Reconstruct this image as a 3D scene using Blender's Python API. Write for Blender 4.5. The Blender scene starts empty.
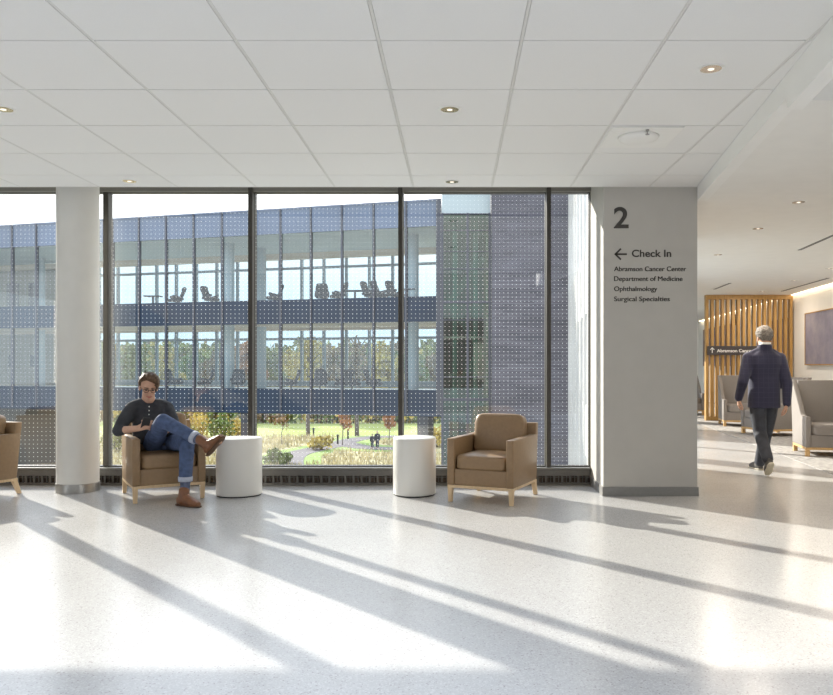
import bpy, bmesh, math, random
from mathutils import Vector, Matrix, Euler
random.seed(7)
C = bpy.context.scene.collection
R = math.radians
F, H, CX, CY = 780.0, 1.32, 455.5, 365.0        # focal length in px, camera height, vanishing point

def P(px, py, Y):  return Vector(((px-CX)/F*Y, Y, H-(py-CY)/F*Y))
def G(px, py, g=0.0):
    Y = F*(H-g)/(py-CY)
    return Vector(((px-CX)/F*Y, Y, g))

# ------------------------------------------------------------------ materials
MATS = {}
def mat(name, col, rough=.6, metal=0.0, var=.06, scale=40.0, bump=0.0, spec=.5, coat=0.0, sheen=0.0):
    if name in MATS: return MATS[name]
    m = bpy.data.materials.new(name); m.use_nodes = True
    nt = m.node_tree; b = nt.nodes['Principled BSDF']
    b.inputs['Roughness'].default_value = rough; b.inputs['Metallic'].default_value = metal
    b.inputs['Specular IOR Level'].default_value = spec
    b.inputs['Coat Weight'].default_value = coat
    b.inputs['Sheen Weight'].default_value = sheen
    tc = nt.nodes.new('ShaderNodeTexCoord'); n = nt.nodes.new('ShaderNodeTexNoise')
    n.inputs['Scale'].default_value = scale; n.inputs['Detail'].default_value = 3
    nt.links.new(tc.outputs['Object'], n.inputs['Vector'])
    r = nt.nodes.new('ShaderNodeValToRGB')
    lo = [c*(1-var) for c in col]; hi = [min(1, c*(1+var)) for c in col]
    r.color_ramp.elements[0].color = (*lo, 1); r.color_ramp.elements[1].color = (*hi, 1)
    r.color_ramp.elements[0].position = .3; r.color_ramp.elements[1].position = .7
    nt.links.new(n.outputs['Fac'], r.inputs['Fac']); nt.links.new(r.outputs['Color'], b.inputs['Base Color'])
    if bump:
        bp = nt.nodes.new('ShaderNodeBump'); bp.inputs['Strength'].default_value = bump; bp.inputs['Distance'].default_value = .01
        nt.links.new(n.outputs['Fac'], bp.inputs['Height']); nt.links.new(bp.outputs['Normal'], b.inputs['Normal'])
    MATS[name] = m
    return m

def glass_mat(name, tint, base=.04, dots=False, gloss_rough=0.0, spacing=.0466, rad=.0040):
    m = bpy.data.materials.new(name); m.use_nodes = True
    nt = m.node_tree; N = nt.nodes; L = nt.links; N.clear()
    out = N.new('ShaderNodeOutputMaterial')
    tr = N.new('ShaderNodeBsdfTransparent'); tr.inputs['Color'].default_value = (*tint, 1)
    gl = N.new('ShaderNodeBsdfGlossy'); gl.inputs['Roughness'].default_value = gloss_rough
    gl.inputs['Color'].default_value = (1, 1, 1, 1)
    lw = N.new('ShaderNodeLayerWeight'); lw.inputs['Blend'].default_value = .5
    pw = N.new('ShaderNodeMath'); pw.operation = 'POWER'; pw.inputs[1].default_value = 5
    L.new(lw.outputs['Facing'], pw.inputs[0])
    ma = N.new('ShaderNodeMath'); ma.operation = 'MULTIPLY_ADD'; ma.inputs[1].default_value = 1-base; ma.inputs[2].default_value = base
    L.new(pw.outputs[0], ma.inputs[0])
    mx = N.new('ShaderNodeMixShader'); L.new(ma.outputs[0], mx.inputs[0]); L.new(tr.outputs[0], mx.inputs[1]); L.new(gl.outputs[0], mx.inputs[2])
    last = mx
    if dots:
        tc = N.new('ShaderNodeTexCoord'); sp = N.new('ShaderNodeSeparateXYZ'); L.new(tc.outputs['Object'], sp.inputs[0])
        def cell(sock, off=0.0):
            a = N.new('ShaderNodeMath'); a.operation = 'MULTIPLY_ADD'; a.inputs[1].default_value = 1/spacing; a.inputs[2].default_value = 500.0+off
            L.new(sock, a.inputs[0])
            f = N.new('ShaderNodeMath'); f.operation = 'FRACT'; L.new(a.outputs[0], f.inputs[0])
            s = N.new('ShaderNodeMath'); s.operation = 'SUBTRACT'; s.inputs[1].default_value = .5; L.new(f.outputs[0], s.inputs[0])
            q = N.new('ShaderNodeMath'); q.operation = 'POWER'; q.inputs[1].default_value = 2; 
            ab = N.new('ShaderNodeMath'); ab.operation = 'ABSOLUTE'; L.new(s.outputs[0], ab.inputs[0]); L.new(ab.outputs[0], q.inputs[0])
            return q
        qa, qb = cell(sp.outputs['X']), cell(sp.outputs['Z'])
        ad = N.new('ShaderNodeMath'); ad.operation = 'ADD'; L.new(qa.outputs[0], ad.inputs[0]); L.new(qb.outputs[0], ad.inputs[1])
        lt = N.new('ShaderNodeMath'); lt.operation = 'LESS_THAN'; lt.inputs[1].default_value = (rad/spacing)**2; L.new(ad.outputs[0], lt.inputs[0])
        d = N.new('ShaderNodeBsdfDiffuse'); d.inputs['Color'].default_value = (.50, .52, .51, 1)
        t = N.new('ShaderNodeBsdfTranslucent'); t.inputs['Color'].default_value = (.8, .82, .8, 1)
        m2 = N.new('ShaderNodeMixShader'); m2.inputs[0].default_value = .35; L.new(d.outputs[0], m2.inputs[1]); L.new(t.outputs[0], m2.inputs[2])
        m3 = N.new('ShaderNodeMixShader'); L.new(lt.outputs[0], m3.inputs[0]); L.new(last.outputs[0], m3.inputs[1]); L.new(m2.outputs[0], m3.inputs[2])
        last = m3
    L.new(last.outputs[0], out.inputs['Surface'])
    MATS[name] = m
    return m

def emit_mat(name, col, s):
    m = bpy.data.materials.new(name); m.use_nodes = True
    nt = m.node_tree; nt.nodes.clear()
    o = nt.nodes.new('ShaderNodeOutputMaterial'); e = nt.nodes.new('ShaderNodeEmission')
    e.inputs['Color'].default_value = (*col, 1); e.inputs['Strength'].default_value = s
    nt.links.new(e.outputs[0], o.inputs['Surface']); MATS[name] = m
    return m

def nodes_of(m): return m.node_tree.nodes, m.node_tree.links, m.node_tree.nodes['Principled BSDF']

def floor_mat():
    m = bpy.data.materials.new('terrazzo'); m.use_nodes = True; N, L, b = nodes_of(m)
    tc = N.new('ShaderNodeTexCoord')
    v = N.new('ShaderNodeTexVoronoi'); v.inputs['Scale'].default_value = 150; L.new(tc.outputs['Object'], v.inputs['Vector'])
    hs = N.new('ShaderNodeSeparateColor'); L.new(v.outputs['Color'], hs.inputs[0])
    r = N.new('ShaderNodeValToRGB'); r.color_ramp.interpolation = 'CONSTANT'
    e = r.color_ramp.elements
    e[0].color = (.33, .32, .31, 1); e[0].position = 0
    e[1].color = (.455, .45, .445, 1); e[1].position = .035
    x = e.new(.5); x.color = (.49, .485, .48, 1)
    x = e.new(.84); x.color = (.55, .545, .54, 1)
    L.new(hs.outputs[0], r.inputs['Fac'])
    n = N.new('ShaderNodeTexNoise'); n.inputs['Scale'].default_value = 1.2; n.inputs['Detail'].default_value = 4; L.new(tc.outputs['Object'], n.inputs['Vector'])
    r2 = N.new('ShaderNodeValToRGB'); r2.color_ramp.elements[0].color = (.94, .94, .94, 1); r2.color_ramp.elements[1].color = (1, 1, 1, 1); L.new(n.outputs['Fac'], r2.inputs['Fac'])
    mx = N.new('ShaderNodeMix'); mx.data_type = 'RGBA'; mx.blend_type = 'MULTIPLY'; mx.inputs['Factor'].default_value = 1
    L.new(r.outputs['Color'], mx.inputs[6]); L.new(r2.outputs['Color'], mx.inputs[7]); L.new(mx.outputs[2], b.inputs['Base Color'])
    r3 = N.new('ShaderNodeMapRange'); r3.inputs[3].default_value = .17; r3.inputs[4].default_value = .3; L.new(n.outputs['Fac'], r3.inputs[0]); L.new(r3.outputs[0], b.inputs['Roughness'])
    b.inputs['Specular IOR Level'].default_value = .5
    return m

def brick_mat():
    m = bpy.data.materials.new('grey_brick'); m.use_nodes = True; N, L, b = nodes_of(m)
    tc = N.new('ShaderNodeTexCoord'); mp = N.new('ShaderNodeMapping'); mp.inputs['Rotation'].default_value = (R(90), 0, 0)
    L.new(tc.outputs['Object'], mp.inputs['Vector'])
    k = N.new('ShaderNodeTexBrick'); k.inputs['Scale'].default_value = 1
    k.inputs['Brick Width'].default_value = .62; k.inputs['Row Height'].default_value = .15; k.inputs['Mortar Size'].default_value = .014
    k.inputs['Color1'].default_value = (.078, .075, .094, 1); k.inputs['Color2'].default_value = (.108, .104, .128, 1); k.inputs['Mortar'].default_value = (.15, .15, .175, 1)
    L.new(mp.outputs[0], k.inputs['Vector'])
    n = N.new('ShaderNodeTexNoise'); n.inputs['Scale'].default_value = 1.0; n.inputs['Detail'].default_value = 5
    mp2 = N.new('ShaderNodeMapping'); mp2.inputs['Scale'].default_value = (.35, .35, 2.2); L.new(tc.outputs['Object'], mp2.inputs['Vector']); L.new(mp2.outputs[0], n.inputs['Vector'])
    r2 = N.new('ShaderNodeValToRGB'); r2.color_ramp.elements[0].color = (.72, .72, .74, 1); r2.color_ramp.elements[0].position = .35; r2.color_ramp.elements[1].color = (1.1, 1.1, 1.1, 1); r2.color_ramp.elements[1].position = .65
    L.new(n.outputs['Fac'], r2.inputs['Fac'])
    mx = N.new('ShaderNodeMix'); mx.data_type = 'RGBA'; mx.blend_type = 'MULTIPLY'; mx.inputs['Factor'].default_value = 1
    L.new(k.outputs['Color'], mx.inputs[6]); L.new(r2.outputs['Color'], mx.inputs[7]); L.new(mx.outputs[2], b.inputs['Base Color'])
    b.inputs['Roughness'].default_value = .9
    return m

def wood_mat(name, a, c, axis='Z', scale=14):
    m = bpy.data.materials.new(name); m.use_nodes = True; N, L, b = nodes_of(m)
    tc = N.new('ShaderNodeTexCoord'); mp = N.new('ShaderNodeMapping')
    s = [scale]*3; s['XYZ'.index(axis)] = scale*.06; mp.inputs['Scale'].default_value = s
    L.new(tc.outputs['Object'], mp.inputs['Vector'])
    n = N.new('ShaderNodeTexNoise'); n.inputs['Scale'].default_value = 3; n.inputs['Detail'].default_value = 6; L.new(mp.outputs[0], n.inputs['Vector'])
    r = N.new('ShaderNodeValToRGB'); r.color_ramp.elements[0].color = (*a, 1); r.color_ramp.elements[1].color = (*c, 1)
    r.color_ramp.elements[0].position = .3; r.color_ramp.elements[1].position = .7
    L.new(n.outputs['Fac'], r.inputs['Fac']); L.new(r.outputs['Color'], b.inputs['Base Color']); b.inputs['Roughness'].default_value = .45
    return m

def check_mat():
    m = bpy.data.materials.new('navy_check_wool'); m.use_nodes = True; N, L, b = nodes_of(m)
    tc = N.new('ShaderNodeTexCoord'); sp = N.new('ShaderNodeSeparateXYZ'); L.new(tc.outputs['Object'], sp.inputs[0])
    def line(s):
        a = N.new('ShaderNodeMath'); a.operation = 'MULTIPLY_ADD'; a.inputs[1].default_value = 1/.058; a.inputs[2].default_value = 100; L.new(s, a.inputs[0])
        f = N.new('ShaderNodeMath'); f.operation = 'FRACT'; L.new(a.outputs[0], f.inputs[0])
        l = N.new('ShaderNodeMath'); l.operation = 'LESS_THAN'; l.inputs[1].default_value = .1; L.new(f.outputs[0], l.inputs[0]); return l
    x, z = line(sp.outputs['X']), line(sp.outputs['Z'])
    mxm = N.new('ShaderNodeMath'); mxm.operation = 'MAXIMUM'; L.new(x.outputs[0], mxm.inputs[0]); L.new(z.outputs[0], mxm.inputs[1])
    mx = N.new('ShaderNodeMix'); mx.data_type = 'RGBA'; L.new(mxm.outputs[0], mx.inputs['Factor'])
    mx.inputs[6].default_value = (.024, .024, .058, 1); mx.inputs[7].default_value = (.036, .038, .075, 1)
    L.new(mx.outputs[2], b.inputs['Base Color']); b.inputs['Roughness'].default_value = .85; b.inputs['Sheen Weight'].default_value = .2
    return m

def ground_mat():
    m = bpy.data.materials.new('meadow'); m.use_nodes = True; N, L, b = nodes_of(m)
    tc = N.new('ShaderNodeTexCoord'); sp = N.new('ShaderNodeSeparateXYZ'); L.new(tc.outputs['Object'], sp.inputs[0])
    n1 = N.new('ShaderNodeTexNoise'); n1.inputs['Scale'].default_value = .35; n1.inputs['Detail'].default_value = 6; L.new(tc.outputs['Object'], n1.inputs['Vector'])
    n2 = N.new('ShaderNodeTexNoise'); n2.inputs['Scale'].default_value = .09; n2.inputs['Detail'].default_value = 3; L.new(tc.outputs['Object'], n2.inputs['Vector'])
    tan = N.new('ShaderNodeValToRGB'); e = tan.color_ramp.elements
    e[0].color = (.20, .19, .09, 1); e[0].position = .32; e[1].color = (.46, .41, .25, 1); e[1].position = .66
    x = e.new(.5); x.color = (.36, .31, .17, 1)
    L.new(n1.outputs['Fac'], tan.inputs['Fac'])
    lawn = N.new('ShaderNodeValToRGB'); lawn.color_ramp.elements[0].color = (.235, .26, .075, 1); lawn.color_ramp.elements[1].color = (.29, .315, .11, 1)
    L.new(n2.outputs['Fac'], lawn.inputs['Fac'])
    a = N.new('ShaderNodeMath'); a.operation = 'MULTIPLY_ADD'; a.inputs[1].default_value = 9; L.new(n2.outputs['Fac'], a.inputs[0]); L.new(sp.outputs['Y'], a.inputs[2])
    g = N.new('ShaderNodeMath'); g.operation = 'GREATER_THAN'; g.inputs[1].default_value = 99.5; L.new(a.outputs[0], g.inputs[0])
    mx = N.new('ShaderNodeMix'); mx.data_type = 'RGBA'; L.new(g.outputs[0], mx.inputs['Factor']); L.new(tan.outputs['Color'], mx.inputs[6]); L.new(lawn.outputs['Color'], mx.inputs[7])
    L.new(mx.outputs[2], b.inputs['Base Color']); b.inputs['Roughness'].default_value = 1; b.inputs['Specular IOR Level'].default_value = .1
    return m

def painting_mat(name, cols, scale=1.4):
    m = bpy.data.materials.new(name); m.use_nodes = True; N, L, b = nodes_of(m)
    tc = N.new('ShaderNodeTexCoord'); n = N.new('ShaderNodeTexNoise'); n.inputs['Scale'].default_value = scale; n.inputs['Detail'].default_value = 9; n.inputs['Roughness'].default_value = .7
    L.new(tc.outputs['Object'], n.inputs['Vector'])
    r = N.new('ShaderNodeValToRGB'); e = r.color_ramp.elements
    e[0].color = (*cols[0], 1); e[0].position = .3; e[1].color = (*cols[2], 1); e[1].position = .7
    x = e.new(.5); x.color = (*cols[1], 1)
    L.new(n.outputs['Fac'], r.inputs['Fac']); L.new(r.outputs['Color'], b.inputs['Base Color']); b.inputs['Roughness'].default_value = .7
    return m

# ------------------------------------------------------------------ mesh helpers
def NB(): return bmesh.new()
def merge(bm, t, M=None):
    me = bpy.data.meshes.new('t'); t.to_mesh(me); t.free()
    if M is not None: me.transform(M)
    bm.from_mesh(me); bpy.data.meshes.remove(me)
def box(bm, x0, x1, y0, y1, z0, z1, bev=0, seg=2, M=None):
    t = NB(); bmesh.ops.create_cube(t, size=1)
    for v in t.verts: v.co = Vector((x0 if v.co.x < 0 else x1, y0 if v.co.y < 0 else y1, z0 if v.co.z < 0 else z1))
    if bev: bmesh.ops.bevel(t, geom=t.edges[:], offset=bev, segments=seg, affect='EDGES', profile=.5)
    merge(bm, t, M)
def prism(bm, poly, z0, z1):
    """vertical prism over an xy polygon"""
    t = NB(); vs = [t.verts.new((p[0], p[1], z0)) for p in poly]; f = t.faces.new(vs)
    r = bmesh.ops.extrude_face_region(t, geom=[f]); 
    for v in [g for g in r['geom'] if isinstance(g, bmesh.types.BMVert)]: v.co.z = z1
    bmesh.ops.recalc_face_normals(t, faces=t.faces[:]); merge(bm, t)
def side_prism(bm, poly, x0, x1, bev=0):
    """prism of a yz polygon extruded along x"""
    t = NB(); vs = [t.verts.new((x0, p[0], p[1])) for p in poly]; f = t.faces.new(vs)
    r = bmesh.ops.extrude_face_region(t, geom=[f])
    for v in [g for g in r['geom'] if isinstance(g, bmesh.types.BMVert)]: v.co.x = x1
    bmesh.ops.recalc_face_normals(t, faces=t.faces[:])
    if bev: bmesh.ops.bevel(t, geom=t.edges[:], offset=bev, segments=2, affect='EDGES', profile=.5)
    merge(bm, t)
def cushion(bm, c, s, n=6, M=None, cuts=9):
    t = NB(); bmesh.ops.create_cube(t, size=2); bmesh.ops.subdivide_edges(t, edges=t.edges[:], cuts=cuts, use_grid_fill=True)
    for v in t.verts:
        p = v.co; k = (abs(p.x)**n+abs(p.y)**n+abs(p.z)**n)**(1/n); p = p/k
        v.co = Vector((p.x*s[0]+c[0], p.y*s[1]+c[1], p.z*s[2]+c[2]))
    merge(bm, t, M)
def lathe(bm, prof, c=(0, 0, 0), seg=40, ax=1.0, ay=1.0, M=None):
    t = NB(); rings = []
    for r, z in prof: rings.append([t.verts.new((c[0]+r*ax*math.cos(2*math.pi*i/seg), c[1]+r*ay*math.sin(2*math.pi*i/seg), c[2]+z)) for i in range(seg)])
    for a, b in zip(rings, rings[1:]):
        for i in range(seg): t.faces.new((a[i], a[(i+1) % seg], b[(i+1) % seg], b[i]))
    t.faces.new(rings[0][::-1]); t.faces.new(rings[-1]); bmesh.ops.recalc_face_normals(t, faces=t.faces[:]); merge(bm, t, M)
def ell(bm, c, r, M=None, seg=20):
    t = NB(); bmesh.ops.create_uvsphere(t, u_segments=seg, v_segments=seg//2+2, radius=1)
    A = Matrix.Translation(Vector(c)) @ Matrix.Diagonal((*r, 1))
    merge(bm, t, (M @ A) if M is not None else A)
def cap(bm, a, b, ra, rb, seg=14, M=None):
    a, b = Vector(a), Vector(b); d = b-a
    if d.length < 1e-6: d = Vector((0, 0, 1e-4))
    q = d.to_track_quat('Z', 'Y').to_matrix().to_4x4(); l = d.length
    prof = [(ra*math.cos(t), ra*math.sin(t)) for t in [R(-88+i*22) for i in range(5)]]+[(rb*math.cos(t), l+rb*math.sin(t)) for t in [R(i*22) for i in range(5)]]
    A = Matrix.Translation(a) @ q
    lathe(bm, prof, seg=seg, M=(M @ A) if M is not None else A)
def limb(bm, pts, rad, M=None, seg=14):
    for i in range(len(pts)-1): cap(bm, pts[i], pts[i+1], rad[i], rad[i+1], seg, M)
def loft(bm, rings, seg=28, M=None, n=2.4):
    """rings: (centre, half-width vector, half-depth vector)"""
    t = NB(); rr = []
    for c, w, d in rings:
        c, w, d = Vector(c), Vector(w), Vector(d); ring = []
        for i in range(seg):
            a = 2*math.pi*i/seg; ca, sa = math.cos(a), math.sin(a)
            k = (abs(ca)**n+abs(sa)**n)**(-1/n)
            ring.append(t.verts.new(c+w*(ca*k)+d*(sa*k)))
        rr.append(ring)
    for a, b in zip(rr, rr[1:]):
        for i in range(seg): t.faces.new((a[i], a[(i+1) % seg], b[(i+1) % seg], b[i]))
    t.faces.new(rr[0][::-1]); t.faces.new(rr[-1]); bmesh.ops.recalc_face_normals(t, faces=t.faces[:]); merge(bm, t, M)
def path_tube(bm, pts, r, seg=8):
    for a, b in zip(pts, pts[1:]): cap(bm, a, b, r, r, seg)

def put(name, bm, m, parent=None, smooth=False, loc=None):
    """link the shape as one mesh object; loc = world point that becomes its origin"""
    me = bpy.data.meshes.new(name); bm.to_mesh(me); bm.free()
    if loc is not None: me.transform(Matrix.Translation(-Vector(loc)))
    me.materials.append(m)
    if smooth:
        for p in me.polygons: p.use_smooth = True
    o = bpy.data.objects.new(name, me); C.objects.link(o)
    if parent: o.parent = parent
    elif loc is not None: o.location = loc
    return o
def put_auto(name, bm, m, parent=None, loc=None, ang=35):
    for f in bm.faces: f.smooth = True
    for e in bm.edges:
        if len(e.link_faces) == 2 and e.calc_face_angle(0) > R(ang): e.smooth = False
    return put(name, bm, m, parent, False, loc)
def remesh(name, bm, m, parent=None, voxel=.006, it=4, loc=None, fac=.5):
    me = bpy.data.meshes.new('t'); bm.to_mesh(me); bm.free()
    o = bpy.data.objects.new('t', me); C.objects.link(o)
    a = o.modifiers.new('r', 'REMESH'); a.mode = 'VOXEL'; a.voxel_size = voxel
    s = o.modifiers.new('s', 'SMOOTH'); s.factor = fac; s.iterations = it
    dg = bpy.context.evaluated_depsgraph_get(); dg.update()
    me2 = bpy.data.meshes.new_from_object(o.evaluated_get(dg))
    bpy.data.objects.remove(o); bpy.data.meshes.remove(me)
    me2.name = name
    if loc is not None: me2.transform(Matrix.Translation(-Vector(loc)))
    me2.materials.clear(); me2.materials.append(m)
    for p in me2.polygons: p.use_smooth = True
    o = bpy.data.objects.new(name, me2); C.objects.link(o)
    if parent: o.parent = parent
    elif loc is not None: o.location = loc
    return o
def thing(name, label, cat, loc=(0, 0, 0), rz=0, group=None):
    o = bpy.data.objects.new(name, None); C.objects.link(o); o.location = loc; o.rotation_euler = (0, 0, rz); o.empty_display_size = .1
    return tag(o, label, cat, group)
def tag(o, label, cat, group=None):
    o['label'] = label; o['category'] = cat
    if group: o['group'] = group
    return o
def struct(name, bm, m, label=None, cat='structure', smooth=False):
    o = put_auto(name, bm, m) if smooth else put(name, bm, m)
    o['kind'] = 'structure'; o['category'] = cat
    if label: o['label'] = label
    return o
def dup(root, loc, rz, label, group=None, scale=1):
    r = root.copy(); C.objects.link(r); r.location = loc; r.rotation_euler = (0, 0, rz); r.scale = (scale,)*3; r['label'] = label
    if group: r['group'] = group
    for ch in list(root.children):
        c = ch.copy(); C.objects.link(c); c.parent = r
        for g in list(ch.children):
            d = g.copy(); C.objects.link(d); d.parent = c
    return r
def text_bm(s, x0, x1, z0, capz, y, thick=.004, bold=.0, dx=0):
    """lettering from x0 to x1, baseline z0, capital height capz, on the plane y facing -y"""
    cu = bpy.data.curves.new('txt', 'FONT'); cu.body = s; cu.size = 1; cu.offset = bold; cu.extrude = .01
    o = bpy.data.objects.new('txt', cu); C.objects.link(o)
    dg = bpy.context.evaluated_depsgraph_get(); dg.update()
    me = bpy.data.meshes.new_from_object(o.evaluated_get(dg)); bpy.data.objects.remove(o)
    xs = [v.co.x for v in me.vertices]; mx, Mx = min(xs), max(xs); chz = .70
    bm = NB(); bm.from_mesh(me); bpy.data.meshes.remove(me)
    for v in bm.verts:
        a, b, c = v.co
        v.co = Vector((x0+(a-mx)/(Mx-mx)*(x1-x0), y-thick/2-(c/.01)*thick/2, z0+b/chz*capz))
    if dx:                                   # heavier strokes: the same letters laid twice, a hair apart
        me = bpy.data.meshes.new('t'); bm.to_mesh(me); me.transform(Matrix.Translation((dx, -.0003, .0006))); bm.from_mesh(me); bpy.data.meshes.remove(me)
    bmesh.ops.recalc_face_normals(bm, faces=bm.faces[:])
    return bm

# ------------------------------------------------------------------ material set
M_floor = floor_mat()
M_tile = mat('ceiling_tile', (.80, .792, .775), .95, var=.015, scale=160, bump=.15)
M_tbar = mat('ceiling_grid_metal', (.70, .69, .66), .6, var=.02)
M_paint = mat('warm_white_paint', (.80, .785, .75), .85, var=.015, scale=5)
M_bulk = mat('white_paint', (.83, .82, .79), .8, var=.01, scale=5)
M_pillar = mat('greige_paint', (.475, .455, .418), .75, var=.02, scale=6)
M_column = mat('column_paint', (.70, .685, .645), .6, var=.015, scale=6)
M_base = mat('grey_base_trim', (.22, .215, .205), .5, var=.05)
M_steel = mat('brushed_steel', (.36, .355, .34), .38, metal=.8, var=.05)
M_bronze = mat('dark_bronze_frame', (.055, .05, .042), .42, metal=.3, var=.06)
M_bronze2 = mat('bronze_cover', (.125, .118, .107), .42, metal=.35, var=.05)
M_fin = mat('copper_fins', (.075, .05, .036), .6, metal=.3, var=.25, scale=20)
M_glass = glass_mat('window_glass_dotted', (.955, .97, .965), .10, dots=True)
M_glass_clear = glass_mat('window_glass', (1, 1, 1), .02)
M_leather = mat('tan_leather', (.265, .168, .087), .45, var=.06, scale=30, bump=.04)
M_leg = wood_mat('pale_maple', (.60, .43, .25), (.70, .52, .32))
M_table = mat('white_lacquer', (.72, .705, .665), .32, var=.01, scale=4)
M_dark = mat('dark_reveal', (.03, .03, .03), .7)
M_slat = wood_mat('oak_slat', (.37, .205, .06), (.50, .30, .10))
M_sign = mat('sign_board', (.055, .048, .05), .5)
M_white = mat('white_letter', (.85, .85, .83), .6, var=.01)
M_letter = mat('charcoal_letter', (.045, .04, .035), .6)
M_grey = mat('taupe_upholstery', (.245, .222, .205), .9, var=.07, scale=120, bump=.06)
M_chrome = mat('can_reflector', (.55, .46, .36), .22, metal=.9, var=.05)
M_black = mat('black_plastic', (.02, .02, .022), .4)
M_carpet = mat('grey_carpet', (.33, .315, .30), 1, var=.35, scale=14, bump=.1)

# ------------------------------------------------------------------ the room
YW, YG, YP = 8.545, 8.655, 7.86        # heater front, glass plane, pillar front
ZC = H+1.794                            # lobby ceiling
ZK = 2.98                               # corridor ceiling
S1 = .115                               # slant of the corridor
def XB(Y): return 2.438-.127*(YP-Y)     # bulkhead line
def XWing(Y): return 2.40+.106*(Y-8.0)  # outer wall of corridor wing
def XR(Y): return 7.64+S1*(Y-15.2)      # corridor right wall
XL, YBK, YEND = -9.6, -4.2, 30.0

b = NB(); prism(b, [(XL, YBK), (XR(YBK), YBK), (XR(YEND), YEND), (XWing(YEND), YEND), (XWing(8.7), 8.7), (XL, 8.7)], -.3, 0)
struct('floor', b, M_floor, 'pale speckled polished terrazzo floor', 'floor')
b = NB(); prism(b, [(4.55+S1*(Y-9.4) if i < 2 else XR(Y)-.02, Y) for i, Y in enumerate((2.0, 24.0, 24.0, 2.0))], .0, .006)
struct('floor_carpet', b, M_carpet, 'grey patterned carpet in corridor seating area', 'carpet')

# ceiling of tiles, clipped along the slanted bulkhead
b = NB()
xl = [-1.2165+.791*k for k in range(-11, 7)]; yl = [7.372-.764*k for k in range(8)]
yl = [YP]+yl
def tile_clip(t):
    n = Vector((1, -.127, 0)).normalized()
    bmesh.ops.bisect_plane(t, geom=t.verts[:]+t.edges[:]+t.faces[:], plane_co=(XB(YP)-.01, YP, 0), plane_no=n, clear_outer=True)
    es = [e for e in t.edges if e.is_boundary]
    if es: bmesh.ops.holes_fill(t, edges=es)
t = NB()
for xa, xb in zip(xl, xl[1:]):
    for yb, ya in zip(yl, yl[1:]):
        if xa > XB(yb)+.01: continue
        box(t, xa+.011, xb-.011, ya+.006, yb-.006, ZC, ZC+.02)
tile_clip(t); merge(b, t)
struct('ceiling', b, M_tile, 'white square tiled suspended ceiling over the lobby', 'ceiling')
b = NB(); t = NB()
for xa in xl[1:]: box(t, xa-.0085, xa+.0085, yl[-1], YP, ZC+.0015, ZC+.02)
box(t, XL, xl[-1], yl[-1], YP, ZC+.009, ZC+.05)
tile_clip(t); merge(b, t)
box(b, XL, 2.45, YP-.02, YP, ZC-.002, 3.6)                    # edge of the shade pocket
box(b, XL, 2.45, YP, 8.9, 3.55, 3.7)
struct('ceiling_grid', b, M_tbar, 'metal grid carrying ceiling tiles', 'ceiling')

# bulkhead, corridor ceiling
b = NB()
y4 = 4.84
prism(b, [(XB(YP), YP), (XB(y4), y4), (XB(y4)+.10, y4), (XB(YP)+.10, YP)], ZK-.003, 3.5)
prism(b, [(XB(y4), y4), (XB(1.5), 1.5), (XB(1.5)+.10, 1.5), (XB(y4)+.10, y4)], ZK-.075, 3.5)
struct('trim_1', b, M_bulk, 'white slanted bulkhead edge of the lobby ceiling', 'trim')
b = NB()
prism(b, [(XB(YP)+.09, YP), (XB(4.89)+.09, 4.89), (XR(4.89)+.02, 4.89), (XR(YEND), YEND), (XWing(YEND)-.1, YEND), (XWing(7.9)-.0, 7.9)], ZK, 3.5)
prism(b, [(XB(4.89)+.09, 4.89), (XB(1.5)+.09, 1.5), (XR(1.5), 1.5), (XR(4.89), 4.89)], 3.32, 3.6)
struct('ceiling_corridor', b, M_paint, 'smooth white corridor ceiling', 'ceiling')

# walls
def wall_run(name, p0, p1, th, z0, z1, op, m, label):
    """wall from p0 to p1 (xy), thickness to the left of travel, openings (s0,s1,za,zb) in metres along it"""
    p0, p1 = Vector((*p0, 0)), Vector((*p1, 0)); d = (p1-p0); l = d.length; a = math.atan2(d.y, d.x)
    M = Matrix.Translation(p0) @ Matrix.Rotation(a, 4, 'Z'); bm = NB(); x = 0
    cuts = sorted({0, l, *[o[0] for o in op], *[o[1] for o in op]})
    for s, e in zip(cuts, cuts[1:]):
        mid = (s+e)/2; hs = sorted([(o[2], o[3]) for o in op if o[0] <= mid <= o[1]]); z = z0
        for za, zb in hs:
            if za > z: box(bm, s, e, 0, th, z, za, M=M)
            z = zb
        if z < z1: box(bm, s, e, 0, th, z, z1, M=M)
    return struct(name, bm, m, label, 'wall'), M
wall_run('wall_left', (XL, YBK), (XL, 8.9), .2, -.3, 3.6, [(2.5, 7.0, .9, 2.9)], M_paint, 'plain white side wall')
wall_run('wall_back', (XL, YBK), (XR(YBK), YBK), -.2, -.3, 6.0, [], mat('reflection_dulling_dark', (.085, .082, .08), .7, var=.2, scale=3), 'unseen wall behind the viewer, made dark and tall to dull window reflections')  # out of view; darkened and raised so the panes mirror less brightness
wall_run('wall_right', (XR(YBK), YBK), (XR(YEND), YEND), -.25, -.3, 3.7, [], M_paint, 'long white corridor wall hung with paintings')
wall_run('wall_end', (XWing(YEND), YEND), (XR(YEND), YEND), .2, -.3, 3.6, [], M_paint, 'far end wall of corridor')
# strip of wall over the windows
b = NB(); box(b, XL, 2.2, YG-.06, YG+.2, 3.27, 3.75); box(b, XL, 2.2, YG+.0, YG+.25, -.6, .1)
struct('wall_front', b, M_bronze2, 'wall above and below the window band', 'wall')
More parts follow.
